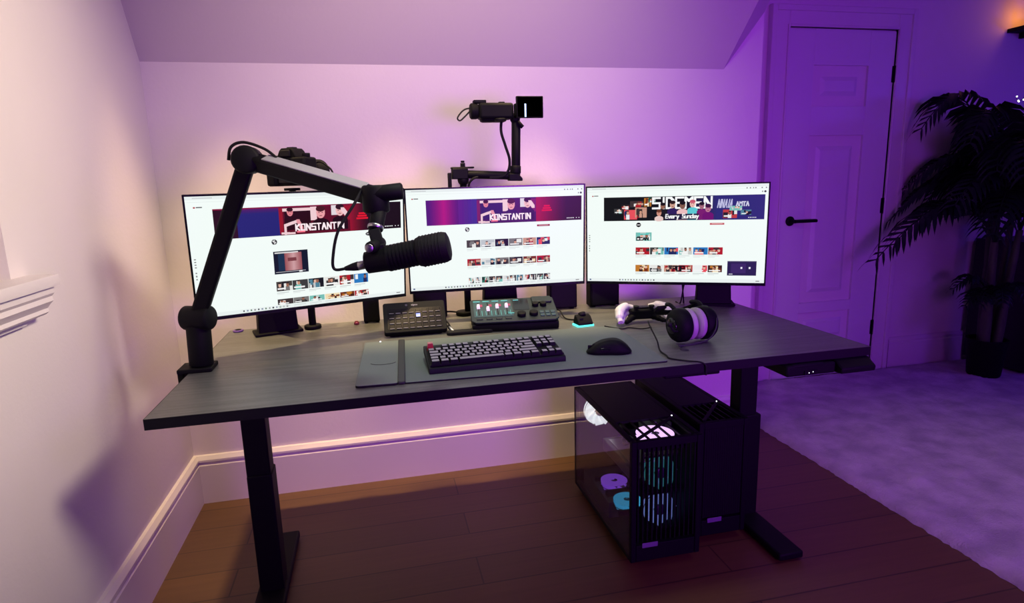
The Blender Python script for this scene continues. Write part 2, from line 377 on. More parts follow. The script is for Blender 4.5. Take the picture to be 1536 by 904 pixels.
ct = MB().box((1.61, .10, H-.045), (.15, .22, .032)).box((1.60,.03,H-.034),(.10,.08,.015)).build('control_box', 'plastic', dk, bevel=.006)
MB().sphere((1.600,-.012,H-.052),.0016).sphere((1.612,-.012,H-.050),.0016).box((1.606,-.008,H-.052),(.04,.010,.012),k=1).build('indicator_light', ['white_led','plastic'], ct)
MB().prism([(.00,H-.026),(.11,H-.026),(.11,H-.05),(.05,H-.066),(-.028,H-.060),(-.03,H-.045)],1.688,1.795,0).build('hand_controller','plastic',dk,bevel=.004)
MB().box((1.29,.10,H-.037),(.16,.12,.022)).build('cable_clip','plastic',dk,bevel=.004)

# ------------------------------------------------------------------ monitors: screen pictures as flat lit print
class Img:
    def __init__(s, w=480, h=270, bg=(243,252,248)): s.w, s.h = w, h; s.p = [[bg]*w for _ in range(h)]
    def rect(s, x0, y0, x1, y1, c):
        X0, X1 = max(0,int(round(x0*s.w))), min(s.w,int(round(x1*s.w))); Y0, Y1 = max(0,int(round(y0*s.h))), min(s.h,int(round(y1*s.h)))
        for y in range(Y0, Y1):
            r = s.p[y]
            for x in range(X0, X1): r[x] = c(x/s.w, y/s.h) if callable(c) else c
    def ell(s, cx, cy, rx, ry, c, half=False):
        for y in range(max(0,int((cy-ry)*s.h)), min(s.h,int((cy+ry)*s.h)+1)):
            for x in range(max(0,int((cx-rx)*s.w)), min(s.w,int((cx+rx)*s.w)+1)):
                if (((x+.5)/s.w-cx)/rx)**2+(((y+.5)/s.h-cy)/ry)**2 <= 1: s.p[y][x] = c
    def line(s, x0, y0, x1, y1, t, c):   # t in units of width
        n = int(max(abs(x1-x0)*s.w, abs(y1-y0)*s.h))*2+1; r = t*s.w/2
        for i in range(n+1):
            px, py = (x0+(x1-x0)*i/n)*s.w, (y0+(y1-y0)*i/n)*s.h
            for y in range(max(0,int(py-r)), min(s.h,int(math.ceil(py+r)))):
                for x in range(max(0,int(px-r)), min(s.w,int(math.ceil(px+r)))): s.p[y][x] = c
    def word(s, txt, x, y, cw, ch, t, c, gap=.25, slant=0):
        for q in txt:
            for st in STROKE.get(q, []):
                for a, b in zip(st, st[1:]):
                    s.line(x+a[0]*cw+slant*(1-a[1])*ch, y+a[1]*ch, x+b[0]*cw+slant*(1-b[1])*ch, y+b[1]*ch, t, c)
            x += cw*(1+gap)*(.5 if q in 'Iil' else 1)
STROKE = {'K':[[(0,0),(0,1)],[(1,0),(0,.5),(1,1)]],'O':[[(0,0),(1,0),(1,1),(0,1),(0,0)]],'N':[[(0,1),(0,0),(1,1),(1,0)]],'S':[[(1,0),(0,0),(0,.5),(1,.5),(1,1),(0,1)]],
 'T':[[(0,0),(1,0)],[(.5,0),(.5,1)]],'A':[[(0,1),(.5,0),(1,1)],[(.25,.6),(.75,.6)]],'I':[[(.2,0),(.2,1)]],'D':[[(0,0),(.6,0),(1,.3),(1,.7),(.6,1),(0,1),(0,0)]],
 'E':[[(1,0),(0,0),(0,1),(1,1)],[(0,.5),(.8,.5)]],'M':[[(0,1),(0,0),(.5,.32),(1,0),(1,1)]],'v':[[(0,.4),(.5,1),(1,.4)]],'e':[[(0,.7),(1,.7),(1,.4),(0,.4),(0,1),(1,1)]],
 'r':[[(0,.4),(0,1)],[(0,.5),(.9,.4)]],'y':[[(0,.4),(.5,.95)],[(1,.4),(.3,1.35)]],'u':[[(0,.4),(0,1),(1,1),(1,.4)]],'n':[[(0,1),(0,.4),(1,.4),(1,1)]],'d':[[(1,0),(1,1),(0,1),(0,.45),(1,.45)]],
 'a':[[(0,.4),(1,.4),(1,1),(0,1),(0,.7),(1,.7)]],'P':[[(0,1),(0,0),(1,0),(1,.5),(0,.5)]],' ':[],'L':[[(0,0),(0,1),(1,1)]],'C':[[(1,0),(0,0),(0,1),(1,1)]]}
def lerp(a, b, t): t = max(0, min(1, t)); return tuple(a[i]+(b[i]-a[i])*t for i in range(3))
def q8(c): return tuple(int(round(v/6)*6) for v in c)
def thumb(im, x0, y0, x1, y1, rnd, pal):
    w, h = x1-x0, y1-y0; im.rect(x0, y0, x1, y1, rnd.choice(pal))
    for _ in range(5):
        a = x0+rnd.random()*w*.8; b = y0+rnd.random()*h*.6; im.rect(a, b, min(x1, a+w*rnd.uniform(.12,.4)), min(y1, b+h*rnd.uniform(.3,.8)), rnd.choice(pal))
    for _ in range(rnd.choice((1,2,2))):
        cx = x0+w*rnd.uniform(.2,.8); cy = y0+h*rnd.uniform(.3,.5)
        im.rect(cx-w*.13, cy+h*.15, cx+w*.13, y1, rnd.choice(pal)); im.ell(cx, cy, w*.09, h*.22, rnd.choice([(205,150,125),(150,100,80),(225,180,160)])); im.rect(cx-w*.08, cy-h*.26, cx+w*.08, cy-h*.14, (35,28,26))
    if rnd.random() < .6: im.rect(x0+w*.08, y1-h*.32, x0+w*rnd.uniform(.5,.9), y1-h*.16, (245,245,245))
PALS = [[(30,30,34),(230,230,226),(120,118,116),(70,64,60)],[(176,26,36),(240,236,232),(60,50,50),(200,150,130)],[(20,22,30),(190,196,200),(80,130,150),(222,222,220)],[(190,120,40),(120,50,20),(240,220,180),(60,30,20)],
        [(40,120,190),(230,80,90),(235,240,240),(30,40,90)],[(236,238,236),(200,204,200),(60,60,60),(120,190,180)],[(40,110,90),(230,230,230),(30,30,30),(190,60,60)]]
def row(im, xa, xb, y0, y1, n, rnd, pals):
    w = (xb-xa)/n
    for i in range(n):
        thumb(im, xa+i*w, y0, xa+(i+1)*w-.003, y1, rnd, PALS[pals[i % len(pals)]])
        im.rect(xa+i*w, y1+.012, xa+i*w+w*.75, y1+.018, (205,212,210)); im.rect(xa+i*w, y1+.026, xa+i*w+w*.45, y1+.031, (222,228,226))
def person(im, cx, top, s, skin, hair, shirt, bottom):
    im.rect(cx-s*.95, top+s*3.4, cx+s*.95, bottom, shirt); im.ell(cx, top+s*3.8, s*.95, s*1.1, shirt)
    im.ell(cx, top+s*1.5, s*.5, s*1.25, skin); im.ell(cx, top+s*.75, s*.52, s*.62, hair)
    im.rect(cx-s*.26, top+s*1.45, cx-s*.12, top+s*1.6, (40,25,25)); im.rect(cx+s*.12, top+s*1.45, cx+s*.26, top+s*1.6, (40,25,25)); im.rect(cx-s*.16, top+s*2.15, cx+s*.16, top+s*2.28, (120,50,50))
def chrome(im):
    im.rect(0, 0, 1, .028, (232,240,238)); im.rect(0, .045, 1, .048, (226,234,232))
    for i, x in enumerate((.885,.902,.918,.93,.962,.985)): im.rect(x, .034, x+.006, .044, (120,124,124))
    im.rect(.965,.07,.972,.082,(140,140,140)); im.ell(.983,.077,.006,.010,(60,60,62))
    im.rect(.03,.082,.038,.094,(170,40,40)); im.rect(.041,.084,.066,.093,(90,92,92)); im.rect(.03,.012,.11,.019,(205,210,210))
    im.rect(0, .968, 1, 1, (233,241,239))
    for i in range(13): im.rect(.19+i*.0165, .975, .197+i*.0165, .99, ((60,62,64),(140,150,170),(90,120,90),(150,150,150))[i % 4])
    im.rect(.012,.975,.022,.99,(70,90,130)); im.rect(.955,.977,.975,.986,(120,120,120))
    for i in range(4): im.rect(.010, .50+i*.022, .017, .509+i*.022, (120,122,122))
    for i in range(3): im.rect(.010, .61+i*.027, .016, .622+i*.027, (135,137,137))
def banner_show(im, left):
    x0, x1, y0, y1 = .105, .988, .105, .352
    def bg(x, y):
        if x < .385:
            if left: return q8(lerp((100,24,96), (38,36,112), (y-y0)/.05)) if x > .20 else (44,14,34)
            return q8(lerp((84,22,120), (176,22,124), 1-abs(x-.20)/.08) if x < .28 else lerp((96,28,130), (58,42,138), (x-.28)/.09))
        if x < .72: return (92,14,34) if left else (66,26,84)
        return q8(lerp((150,18,44), (22,12,18), (x-.72)/.10) if left else lerp((160,24,52), (46,22,30), (x-.74)/.16))
    im.rect(x0, y0, x1, y1, bg)
    if left: im.rect(x0, y0, .72, y0+.012, (130,20,60))
    dark = (40,8,18) if left else (44,28,92); red = (150,22,40) if left else (120,30,90); pale = (240,205,210)
    im.rect(.41,.135,.53,.31,dark); im.rect(.40,.125,.53,.150,pale); im.rect(.53,.12,.56,.235,pale); im.rect(.63,.115,.665,.20,(225,215,220)); im.rect(.69,.12,.72,.25,red)
    im.rect(.385,.12,.402,.34,red)
    person(im, .435, .115, .028, (225,130,140), (50,15,25), dark, .30)
    im.line(.41,.27,.47,.235,.010,pale); im.line(.41,.27,.41,.34,.010,pale); im.line(.47,.235,.485,.30,.012,(230,150,160)); im.line(.395,.335,.45,.34,.008,pale)
    person(im, .578, .108, .042, (235,160,165), (70,25,30), (34,8,16) if left else (52,26,84), .33)
    person(im, .672, .100, .040, (240,185,185), (45,18,24), (30,8,14) if left else (46,24,70), .33)
    im.line(.685,.15,.705,.20,.014,pale)
    im.word('KONSTANTIN', .458, .266, .0175, .052, .0048, (255,236,240), .42)
    im.rect(.463,.322,.50,.335,(250,120,140))
    for i in range(3): im.rect(.765-.006*i, .19+i*.022, .80+.006*i, .205+i*.022, (220,24,44))
    for i in range(5): im.rect(.90+i*.009, .325, .906+i*.009, .334, (230,230,230))
    im.rect(.955,.325,.960,.334,(230,230,230)); im.rect(.970,.325,.975,.334,(230,230,230))
def avatar(im, x, y): im.ell(x, y, .0125, .023, (50,50,52)); im.line(x-.006,y-.008,x+.006,y+.008,.003,(230,230,230)); im.line(x,y-.015,x,y+.015,.003,(200,200,200))
def info(im, x, y): im.rect(x+.02,y-.014,x+.085,y-.002,(70,72,72)); im.rect(x+.02,y+.006,x+.065,y+.013,(190,195,195))
def screen_left():
    im = Img(640,360); chrome(im); banner_show(im, True); rnd = random.Random(11); avatar(im,.355,.405)
    im.ell(.815,.388,.018,.018,(60,60,64)); im.rect(.803,.383,.827,.392,(190,190,190))
    im.rect(.345,.49,.505,.69,(18,24,44)); im.rect(.365,.515,.405,.66,(24,48,76)); im.rect(.395,.505,.475,.665,lambda x,y: q8(lerp((150,80,84),(205,160,162),1-abs(x-.435)/.04))); im.rect(.41,.55,.45,.58,(120,60,66)); im.rect(.352,.498,.46,.507,(220,220,220)); im.rect(.352,.670,.49,.676,(180,180,184)); im.rect(.46,.67,.475,.682,(240,240,240))
    row(im,.348,.805,.755,.842,6,rnd,[0,5,2,0,1,4]); row(im,.348,.805,.915,.965,6,rnd,[1,0,5,3,3,1]); return im
def screen_centre():
    im = Img(640,360); chrome(im); banner_show(im, False); rnd = random.Random(12); avatar(im,.327,.405)
    im.rect(.725,.382,.80,.402,(150,52,62)); im.rect(.735,.389,.79,.394,(225,170,175))
    row(im,.32,.803,.515,.590,6,rnd,[0,2,2,0,1,4]); row(im,.32,.803,.705,.775,6,rnd,[1,2,0,0,3,1]); row(im,.32,.803,.895,.955,12,rnd,[5,2,6,0,5,2]); return im
def screen_right():
    im = Img(640,360); chrome(im); rnd = random.Random(13)
    im.rect(.098,.105,.985,.352,lambda x,y: q8(lerp((14,16,20),(44,42,112),(x-.55)/.18)))
    for a,b,c,d,p in ((.158,.225,.21,.275,5),(.20,.18,.25,.235,6),(.25,.148,.325,.21,1),(.33,.12,.37,.205,3),(.355,.115,.395,.165,6),(.215,.24,.29,.34,4),(.28,.215,.345,.32,1),(.765,.25,.84,.335,6),(.80,.215,.865,.26,5),(.86,.255,.915,.305,2)): thumb(im,a,b,c,d,rnd,PALS[p])
    im.word('SIDEMEN', .380, .122, .038, .105, .0095, (248,250,250), .36)
    im.word('NNAIA', .735, .150, .012, .080, .0035, (190,190,225), .5, .1); im.word('AMTA', .835, .175, .013, .040, .004, (205,205,228), .35)
    for cx,t,s,sk,ha,sh in ((.435,.165,.026,(150,105,85),(20,16,16),(24,24,28)),(.49,.145,.030,(205,160,140),(40,28,24),(46,30,90)),(.545,.150,.032,(130,90,75),(20,16,16),(236,190,190)),(.60,.140,.030,(240,190,180),(200,90,110),(90,200,210)),(.65,.165,.028,(170,110,130),(30,20,30),(120,30,110)),(.415,.235,.026,(215,150,130),(110,60,40),(230,200,195)),(.685,.185,.032,(190,120,150),(60,20,60),(110,20,110))):
        person(im,cx,t,s,sk,ha,sh,.350)
    im.rect(.448,.286,.635,.348,(34,30,60)); im.word('Every Sunday', .452, .290, .0110, .040, .0034, (250,250,250), .40, .06)
    for i in range(5): im.rect(.90+i*.009, .328, .906+i*.009, .336, (220,220,230))
    im.ell(.30,.395,.0135,.024,(12,12,14)); im.rect(.291,.391,.309,.400,(235,235,235))
    im.rect(.697,.382,.775,.402,(196,92,100)); im.rect(.708,.389,.765,.394,(235,190,190))
    thumb(im,.285,.475,.375,.565,rnd,PALS[5]); im.word('LCAN',.29,.53,.014,.025,.004,(30,30,30)); im.rect(.30,.485,.36,.50,(90,200,190))
    row(im,.285,.775,.632,.708,6,rnd,[1,5,4,5,4,1]); row(im,.285,.775,.820,.892,6,rnd,[3,0,1,1,4,3]); im.word('POP',.50,.832,.018,.05,.006,(20,20,20))
    im.rect(.80,.775,.957,.925,(40,32,78)); im.rect(.80,.775,.957,.785,(70,62,100)); im.rect(.82,.80,.90,.90,(58,40,98)); im.rect(.872,.835,.882,.855,(240,240,250)); im.rect(.915,.835,.925,.855,(240,240,250)); im.rect(.81,.905,.83,.913,(200,200,210)); return im
def screen_mat():
    m = bpy.data.materials.new('screen_picture'); m.use_nodes = True; nt = m.node_tree; b = nt.nodes['Principled BSDF']
    a = nt.nodes.new('ShaderNodeVertexColor'); a.layer_name = 'picture'; b.inputs['Base Color'].default_value = (.004,.004,.004,1); b.inputs['Roughness'].default_value = .3; b.inputs['Specular IOR Level'].default_value = .12
    nt.links.new(a.outputs['Color'], b.inputs['Emission Color']); b.inputs['Emission Strength'].default_value = 1.0; return m
M['screen'] = screen_mat()
def lin(c): c = c/255; return c/12.92 if c <= .04045 else ((c+.055)/1.055)**2.4
LC = {}
def screen_mesh(im, w, h, X, parent):
    vs, fs, cs = [], [], []
    inv = WM[parent.name].inverted() @ X
    # runs along a row, merged downward while identical
    open_ = {}
    done = []
    for y in range(im.h+1):
        cur = {}
        if y < im.h:
            r = im.p[y]; x = 0
            while x < im.w:
                c = r[x]; e = x+1
                while e < im.w and r[e] == c: e += 1
                cur[(x, e, c)] = y; x = e
        nxt = {}
        for k, y0 in open_.items():
            if k in cur: nxt[k] = y0
            else: done.append((k, y0, y))
        for k in cur:
            if k not in nxt: nxt[k] = y
        open_ = nxt
    for (xa, xb, c), y0, y1 in done:
        b = len(vs)
        for (px, py) in ((xa,y1),(xb,y1),(xb,y0),(xa,y0)): vs.append(tuple(inv @ Vector(((px/im.w-.5)*w, 0, (.5-py/im.h)*h))))
        fs.append((b,b+1,b+2,b+3))
        if c not in LC: LC[c] = (*[lin(v) for v in c], 1)
        cs += list(LC[c])*4
    me = bpy.data.meshes.new('screen'); me.from_pydata(vs, [], fs)
    at = me.color_attributes.new('picture', 'FLOAT_COLOR', 'CORNER'); at.data.foreach_set('color', cs)
    me.materials.append(M['screen']); o = bpy.data.objects.new('screen', me); COL.objects.link(o); o.parent = parent; return o
MON = [  # centre, yaw, tilt, picture, stand centre x,y on desk, label
 ((.302,.523,1.010), .320, .117, screen_left, (.165,.745), 'left of the three wide monitors, angled inward behind the microphone arm'),
 ((.909,.677,1.007), -.031, .041, screen_centre, (.925,.765), 'middle of the three wide monitors, showing a purple and red banner page'),
 ((1.518,.598,.995), -.476, .009, screen_right, (1.712,.655), 'right of the three wide monitors, angled toward the door side of the desk')]
MW, MH = .613, .350
for c, yaw, t, fn, st, lab in MON:
    X = F(c, yaw, t)
    m = thing('monitor', lab, 'monitor', (st[0], st[1], H), yaw, 'three matching monitors side by side on the desk')
    b = MB(X); b.box((0,.006,0),(MW,.010,MH)); b.box((0,.022,0),(MW*.86,.026,MH*.74),taper=1); b.box((0,.040,-.01),(MW*.40,.022,MH*.42))
    b.build('housing','plastic',m,bevel=.003)
    fr = MB(X); e = .005
    fr.box((0,0,MH/2-e/2),(MW,.006,e)); fr.box((0,0,-MH/2+e),(MW,.006,2*e)); fr.box((-MW/2+e/2,0,0),(e,.006,MH)); fr.box((MW/2-e/2,0,0),(e,.006,MH))
    fr.build('bezel','gloss',m,bevel=.0008)
    screen_mesh(fn(), MW-2*e, MH-3*e, X @ Matrix.Translation((0,-.0008,e/2)), m)
    sd = MB(); bk = X @ Vector((0,.045,-.02))
    S = F((st[0], st[1], 0), yaw*.9)
    sd.box((0,0,H+.062),(.125,.060,.118),S,taper=.8,tx=.92)
    sd.bar((st[0],st[1]+.005,H+.10),(bk.x,bk.y+.02,bk.z),.06,.035)
    sd.box((bk.x,bk.y+.004,bk.z),(.11,.035,.11))
    sd.build('stand_neck','plastic',m,bevel=.004)
    MB(S).box((0,0,H+.005),(.15,.085,.009)).build('stand_base','plastic',m,bevel=.003)
# dark boxes behind the monitors
spk = None
boxes = [((.471,.800),.055,.05,.115,'small black box standing on the desk between left monitor and key pad'),
         ((.676,.790),.115,.05,.118,'black box speaker behind left edge of the middle monitor'),
         ((1.165,.785),.105,.05,.120,'black box speaker behind right edge of the middle monitor'),
         ((1.325,.780),.115,.05,.120,'black box speaker behind left part of the right monitor')]
for (x, y), w_, d_, h_, lab in boxes:
    t = thing('box_speaker', lab, 'speaker', (x, y, H), 0, 'small black boxes along the back edge of the desk')
    MB().box((x,y,H+h_/2+.004),(w_,d_,h_)).build('cabinet','plastic',t,bevel=.004)
    MB().box((x,y-d_/2-.001,H+h_/2+.004),(w_*.9,.004,h_*.9)).build('grille','rubber',t,bevel=.001)
    for a in (-1,1):
        for b in (-1,1): MB().cyl((x+a*w_*.35,y+b*d_*.3,H),(x+a*w_*.35,y+b*d_*.3,H+.0045),.006,n=10).build('rubber_foot','rubber',t)

# ------------------------------------------------------------------ microphone arm with microphone
ma = thing('boom_stand', 'black articulated microphone boom stand clamped to the left desk edge', 'stand', (.026,.36,H))
pb = MB().box((.016,.36,H+.006),(.085,.075,.012)).box((-.020,.36,H-.03),(.016,.06,.07)).box((.012,.36,H-.065),(.07,.05,.012)).cyl((.02,.36,H-.06),(.02,.36,H-.028),.010)
pb.build('desk_clamp','black',ma,bevel=.003)
MB().rcyl((.026,.36,H+.012),(.030,.36,H+.125),.030,.004).build('post','black',ma)
A = Vector((.033,.355,.866)); B = Vector((.216,.25,1.262)); C_ = Vector((.512,.03,1.168))
MB().rcyl(A+Vector((-.036,.012,0)),A+Vector((.036,-.012,0)),.032,.005).build('shoulder_joint','black',ma)
low = MB().bar(A,B,.040,.030,(0,1,0)); lo = low.build('lower_arm','black',ma,bevel=.007)
MB().rcyl(B+Vector((0,.036,0)),B+Vector((0,-.036,0)),.033,.006).build('elbow_joint','black',ma)
MB().bar(B,C_,.030,.040,(0,-.62,1)).build('upper_arm','black',ma,bevel=.006)
u = (C_-B).normalized()
MB().bar(B+u*.06+Vector((0,-.0105,.0185)),C_-u*.03+Vector((0,-.0105,.0175)),.026,.003,(0,-.62,1)).build('channel_cover_sheen','print',ma,bevel=.001)  # cover in pale grey, puts the arm's bright reflection into the colour
MB().rcyl(C_+Vector((-.004,.0,-.034)),C_+Vector((-.004,0,.026)),.029,.005).rcyl(C_+Vector((-.01,-.01,.006)),C_+Vector((.055,-.02,.012)),.018,.004).build('head_joint','black',ma)
hj = Vector((.5,-.003,1.10)); MB().rcyl((.514,.02,1.140),(.502,.0,1.098),.016,.002).build('mount_stem','black',ma)
MB().rcyl((.5045,.004,1.108),(.5025,.001,1.101),.0172,.001).build('stem_ring','steel',ma)
mc = thing('microphone', 'black cylindrical broadcast microphone hanging from the boom arm before the screens', 'microphone', (.49,-.02,1.03))
E0 = Vector((.478,-.012,1.030)); E1 = Vector((.655,-.055,1.062)); d = (E1-E0); L = d.length; d.normalize()
pr = [(0,.020),(.002,.0235),(.045,.026),(.050,.0285)]
t = .05
while t < L-.075: pr += [(t,.0285),(t+.0045,.0285),(t+.005,.0270),(t+.0075,.0270)]; t += .008
pr += [(t,.0290),(L-.068,.031)]
MB().lathe(pr,E0,d,36).build('body','black',mc)
MB().lathe([(L-.068,.0305),(L-.062,.0330),(L-.012,.0330),(L-.003,.030),(L,.022),(L+.001,.004)],E0,d,36).build('grille','rubber',mc)
for i in range(7): MB().torus(E0+d*(L-.060+i*.007),.0332,.0011,d,36,6).build('grille_ring','black',mc)
pv = E0+d*.028
yk = MB().rcyl(pv+Vector((-.016,-.028,.030)),pv+Vector((.008,.028,.036)),.013,.003).bar((.500,-.004,1.10),pv+Vector((.002,.0,.030)),.026,.020,(0,1,0))
yk.bar(pv+Vector((0,0,.035)),pv+Vector((.004,0,.012)),.03,.024,(0,1,0)); yk.build('yoke','black',mc,bevel=.003)
MB().rcyl(pv+Vector((-.018,-.033,.030)),pv+Vector((-.017,-.028,.030)),.009,.001).build('yoke_screw','steel',mc)
MB().rcyl(E0-d*.018+Vector((0,0,-.003)),E0+Vector((0,0,-.003)),.0095,.001).build('cable_plug','steel',mc)
MB().lathe([(0,.0045),(.018,.0085),(.030,.010)],E0-d*.047+Vector((0,0,-.003)),d,16).build('plug_sleeve','rubber',mc)
cb = MB().tube([E0-d*.046+Vector((0,0,-.003)),E0-d*.066+Vector((-.004,0,.000)),(.410,.0,1.045),(.425,.0,1.10),(.462,.01,1.155),(.480,.03,1.185)],.0032)
tag(cb.build('microphone_cable','rubber'),'black cable looping from the back of the microphone to the boom arm','cable')
cb = MB().tube([(.175,.24,1.262),(.185,.235,1.292),(.215,.232,1.302),(.262,.214,1.285),(.29,.196,1.262)],.0035)
tag(cb.build('arm_cable','rubber'),'short black cable arching over the elbow of the boom arm','cable')
# ------------------------------------------------------------------ camera behind the left monitor
cm = thing('mirrorless_camera','black camera with viewfinder hump perched behind the left monitor top','camera',(.27,.66,1.19))
X = F((.270,.665,1.243),-.55)
b = MB(X).box((0,0,0),(.135,.062,.085)).box((-.050,-.020,-.002),(.034,.050,.082)).build('body','plastic',cm,bevel=.007)
MB(X).prism([(-.036,.042),(.036,.042),(.026,.062),(.018,.070),(-.018,.070),(-.026,.062)],-.026,.030,1).build('viewfinder','plastic',cm,bevel=.003)
MB(X).box((0,-.030,.054),(.036,.006,.020)).build('eyecup','rubber',cm,bevel=.003)
MB(X).box((0,-.033,-.006),(.078,.004,.055)).build('rear_display','gloss',cm,bevel=.001)
MB(X).rcyl((.052,0,.042),(.052,0,.054),.012,.001).build('control_dial','black',cm); MB(X).rcyl((-.050,.0,.042),(-.050,0,.050),.009,.001).build('control_dial','black',cm); MB(X).box((.0,.004,.0715),(.022,.02,.004)).build('hot_shoe','black',cm)
ln = MB(X).lathe([(.028,.036),(.034,.038),(.060,.038),(.062,.040),(.085,.040),(.088,.042),(.112,.042),(.116,.038),(.116,.030),(.108,.028)],(.012,0,-.002),(0,1,0),32)
ln.build('lens','plastic',cm)
MB(X).lathe([(.104,.0285),(.106,.020),(.107,.002)],(.012,0,-.002),(0,1,0),24).build('front_glass','lens',cm)
mm = thing('camera_mount','black ball head and pole holding the camera behind the left monitor','camera mount',(.275,.76,H))
MB().rcyl((.262,.665,1.186),(.262,.665,1.194),.024,.001).sphere((.262,.665,1.172),.017).tube([(.262,.665,1.165),(.262,.70,1.13),(.275,.76,1.06)],.009).build('ball_head','black',mm)
MB().rcyl((.275,.76,H+.014),(.275,.76,1.08),.012,.002).build('pole','black',mm)
MB().rcyl((.275,.76,H),(.275,.76,H+.014),.028,.003).build('base','black',mm)
tag(MB().tube([(.325,.70,1.262),(.348,.68,1.272),(.372,.66,1.258),(.388,.65,1.235),(.395,.65,1.17)],.0028).build('camera_cable','rubber'),'thin black cable dropping from the camera behind the left monitor','cable')

# ------------------------------------------------------------------ overhead camera rig behind the middle monitor
rg = thing('camera_stand','black telescopic stand with sideways arm rising above the middle monitor','camera stand',(.80,.80,H))
MB().rcyl((.80,.795,H),(.80,.795,H+.015),.032,.003).build('base','black',rg)
MB().rcyl((.812,.79,H+.015),(.812,.775,1.215),.012,.002).sphere((.812,.772,1.205),.020).build('pole','black',rg)
MB().rcyl((.80,.77,1.225),(.992,.745,1.214),.014,.002).build('side_arm','black',rg)
MB().box((.800,.77,1.226),(.055,.036,.036)).box((.81,.77,1.246),(.080,.030,.006)).rcyl((.812,.77,1.246),(.812,.77,1.262),.0085,.001).rcyl((.812,.77,1.263),(.812,.77,1.270),.0065,.001).box((.764,.765,1.205),(.012,.02,.05)).build('clamp','black',rg,bevel=.003)
MB().rcyl((.992,.745,1.205),(.998,.745,1.395),.0155,.002).rcyl((.991,.745,1.222),(.992,.745,1.248),.019,.002).build('upright','black',rg)
MB().prism([(.965,1.198),(1.013,1.196),(1.013,1.205),(.998,1.222),(.965,1.222)],.728,.762,1).build('corner_bracket','black',rg,bevel=.003)
MB().sphere((.994,.742,1.405),.018).rcyl((1.0,.735,1.395),(1.018,.732,1.375),.007,.001).build('ball_head','black',rg)
oc = thing('overhead_camera','black compact camera lying level on the raised stand above the middle monitor','camera',(.93,.74,1.41))
X = F((.918,.742,1.428),0)
MB(X).box((.008,0,0),(.118,.060,.052)).box((.0,0,-.026),(.09,.044,.018),taper=1).build('body','plastic',oc,bevel=.009)
MB(X).lathe([(0,.024),(.006,.026),(.022,.026),(.026,.022)],(-.052,0,.001),(-1,0,0),28).build('lens','plastic',oc)
MB(X).box((-.045,0,.031),(.042,.03,.010)).box((.03,0,.028),(.02,.02,.006)).build('hot_shoe','black',oc,bevel=.002)
MB(X).rcyl((.02,-.02,-.034),(.02,-.02,-.025),.020,.002).build('mount_plate','black',oc)
md = thing('flip_display','small square black display with a lit level meter beside the overhead camera','display',(1.03,.71,1.41))
MB().box((1.035,.70,1.437),(.092,.012,.070)).box((.996,.715,1.43),(.02,.02,.04)).build('housing','plastic',md,bevel=.002)
for i in range(9): MB().box((1.019,.6935,1.407+i*.0048),(.0055,.001,.0036)).build('meter_segment','blue_led',md)
MB().box((1.035,.6945,1.437),(.086,.001,.064)).build('glass_face','gloss',md)
tag(MB().tube([(.862,.742,1.438),(.835,.74,1.438),(.815,.74,1.430),(.797,.74,1.408),(.805,.74,1.399),(.822,.74,1.412),(.842,.74,1.430),(.862,.742,1.434)],.0026).build('looped_cable','rubber'),'thin black cable loop sticking out left of the overhead camera','cable')
tag(MB().tube([(.945,.735,1.398),(.942,.73,1.36),(.955,.73,1.315),(.968,.73,1.27),(.965,.735,1.235),(.945,.74,1.214),(.90,.745,1.210)],.0048).build('power_cable','rubber'),'thick black cable running down beside the upright of the camera stand','cable')
tag(MB().tube([(.86,.75,1.214),(.84,.75,1.206),(.828,.76,1.185),(.825,.78,1.13)],.004).build('hanging_cable','rubber'),'black cable dropping from the camera stand side arm behind the middle monitor','cable')

# ------------------------------------------------------------------ desk mat
mt = thing('desk_mat','dark grey desk mat with raised ridge and charging panel on the left','desk mat',(.431,.067,H),-.047)
X = F((.431,.067,H+.0001),-.047)
def rr(x0,y0,x1,y1,r,n=5):
    P = []
    for cx, cy, a in ((x1-r,y1-r,0),(x0+r,y1-r,90),(x0+r,y0+r,180),(x1-r,y0+r,270)):
        for i in range(n+1): g = math.radians(a+90*i/n); P.append((cx+r*math.cos(g), cy+r*math.sin(g)))
    return P
MB(X).prism(rr(.112,.004,.785,.412,.008),.0034,.004,2).build('mat_surface','fabric',mt)
MB(X).prism(rr(.1115,.0035,.7855,.4125,.008),0,.0034,2).build('rubber_backing','rubber',mt)
MB(X).prism(rr(0,0,.100,.414,.010),.0052,.006,2).build('charging_panel','fabric2',mt)
MB(X).prism(rr(-.0005,-.0005,.1005,.4145,.010),0,.0052,2).build('panel_backing','rubber',mt)
MB(X).prism(rr(.098,.0,.117,.414,.005),0,.009,2).build('ridge','ridge',mt,bevel=.003)
MB(X).sphere((.045,.408,.007),.0022).build('indicator_light','white_led',mt)
arc = MB(X); arc.tube([(.026+.034*(1-math.cos(a)), .185-.022*math.sin(a), .0062) for a in [PI*i/10 for i in range(1,10)]],.0010,6,sub=1); arc.build('printed_arc','ridge',mt)

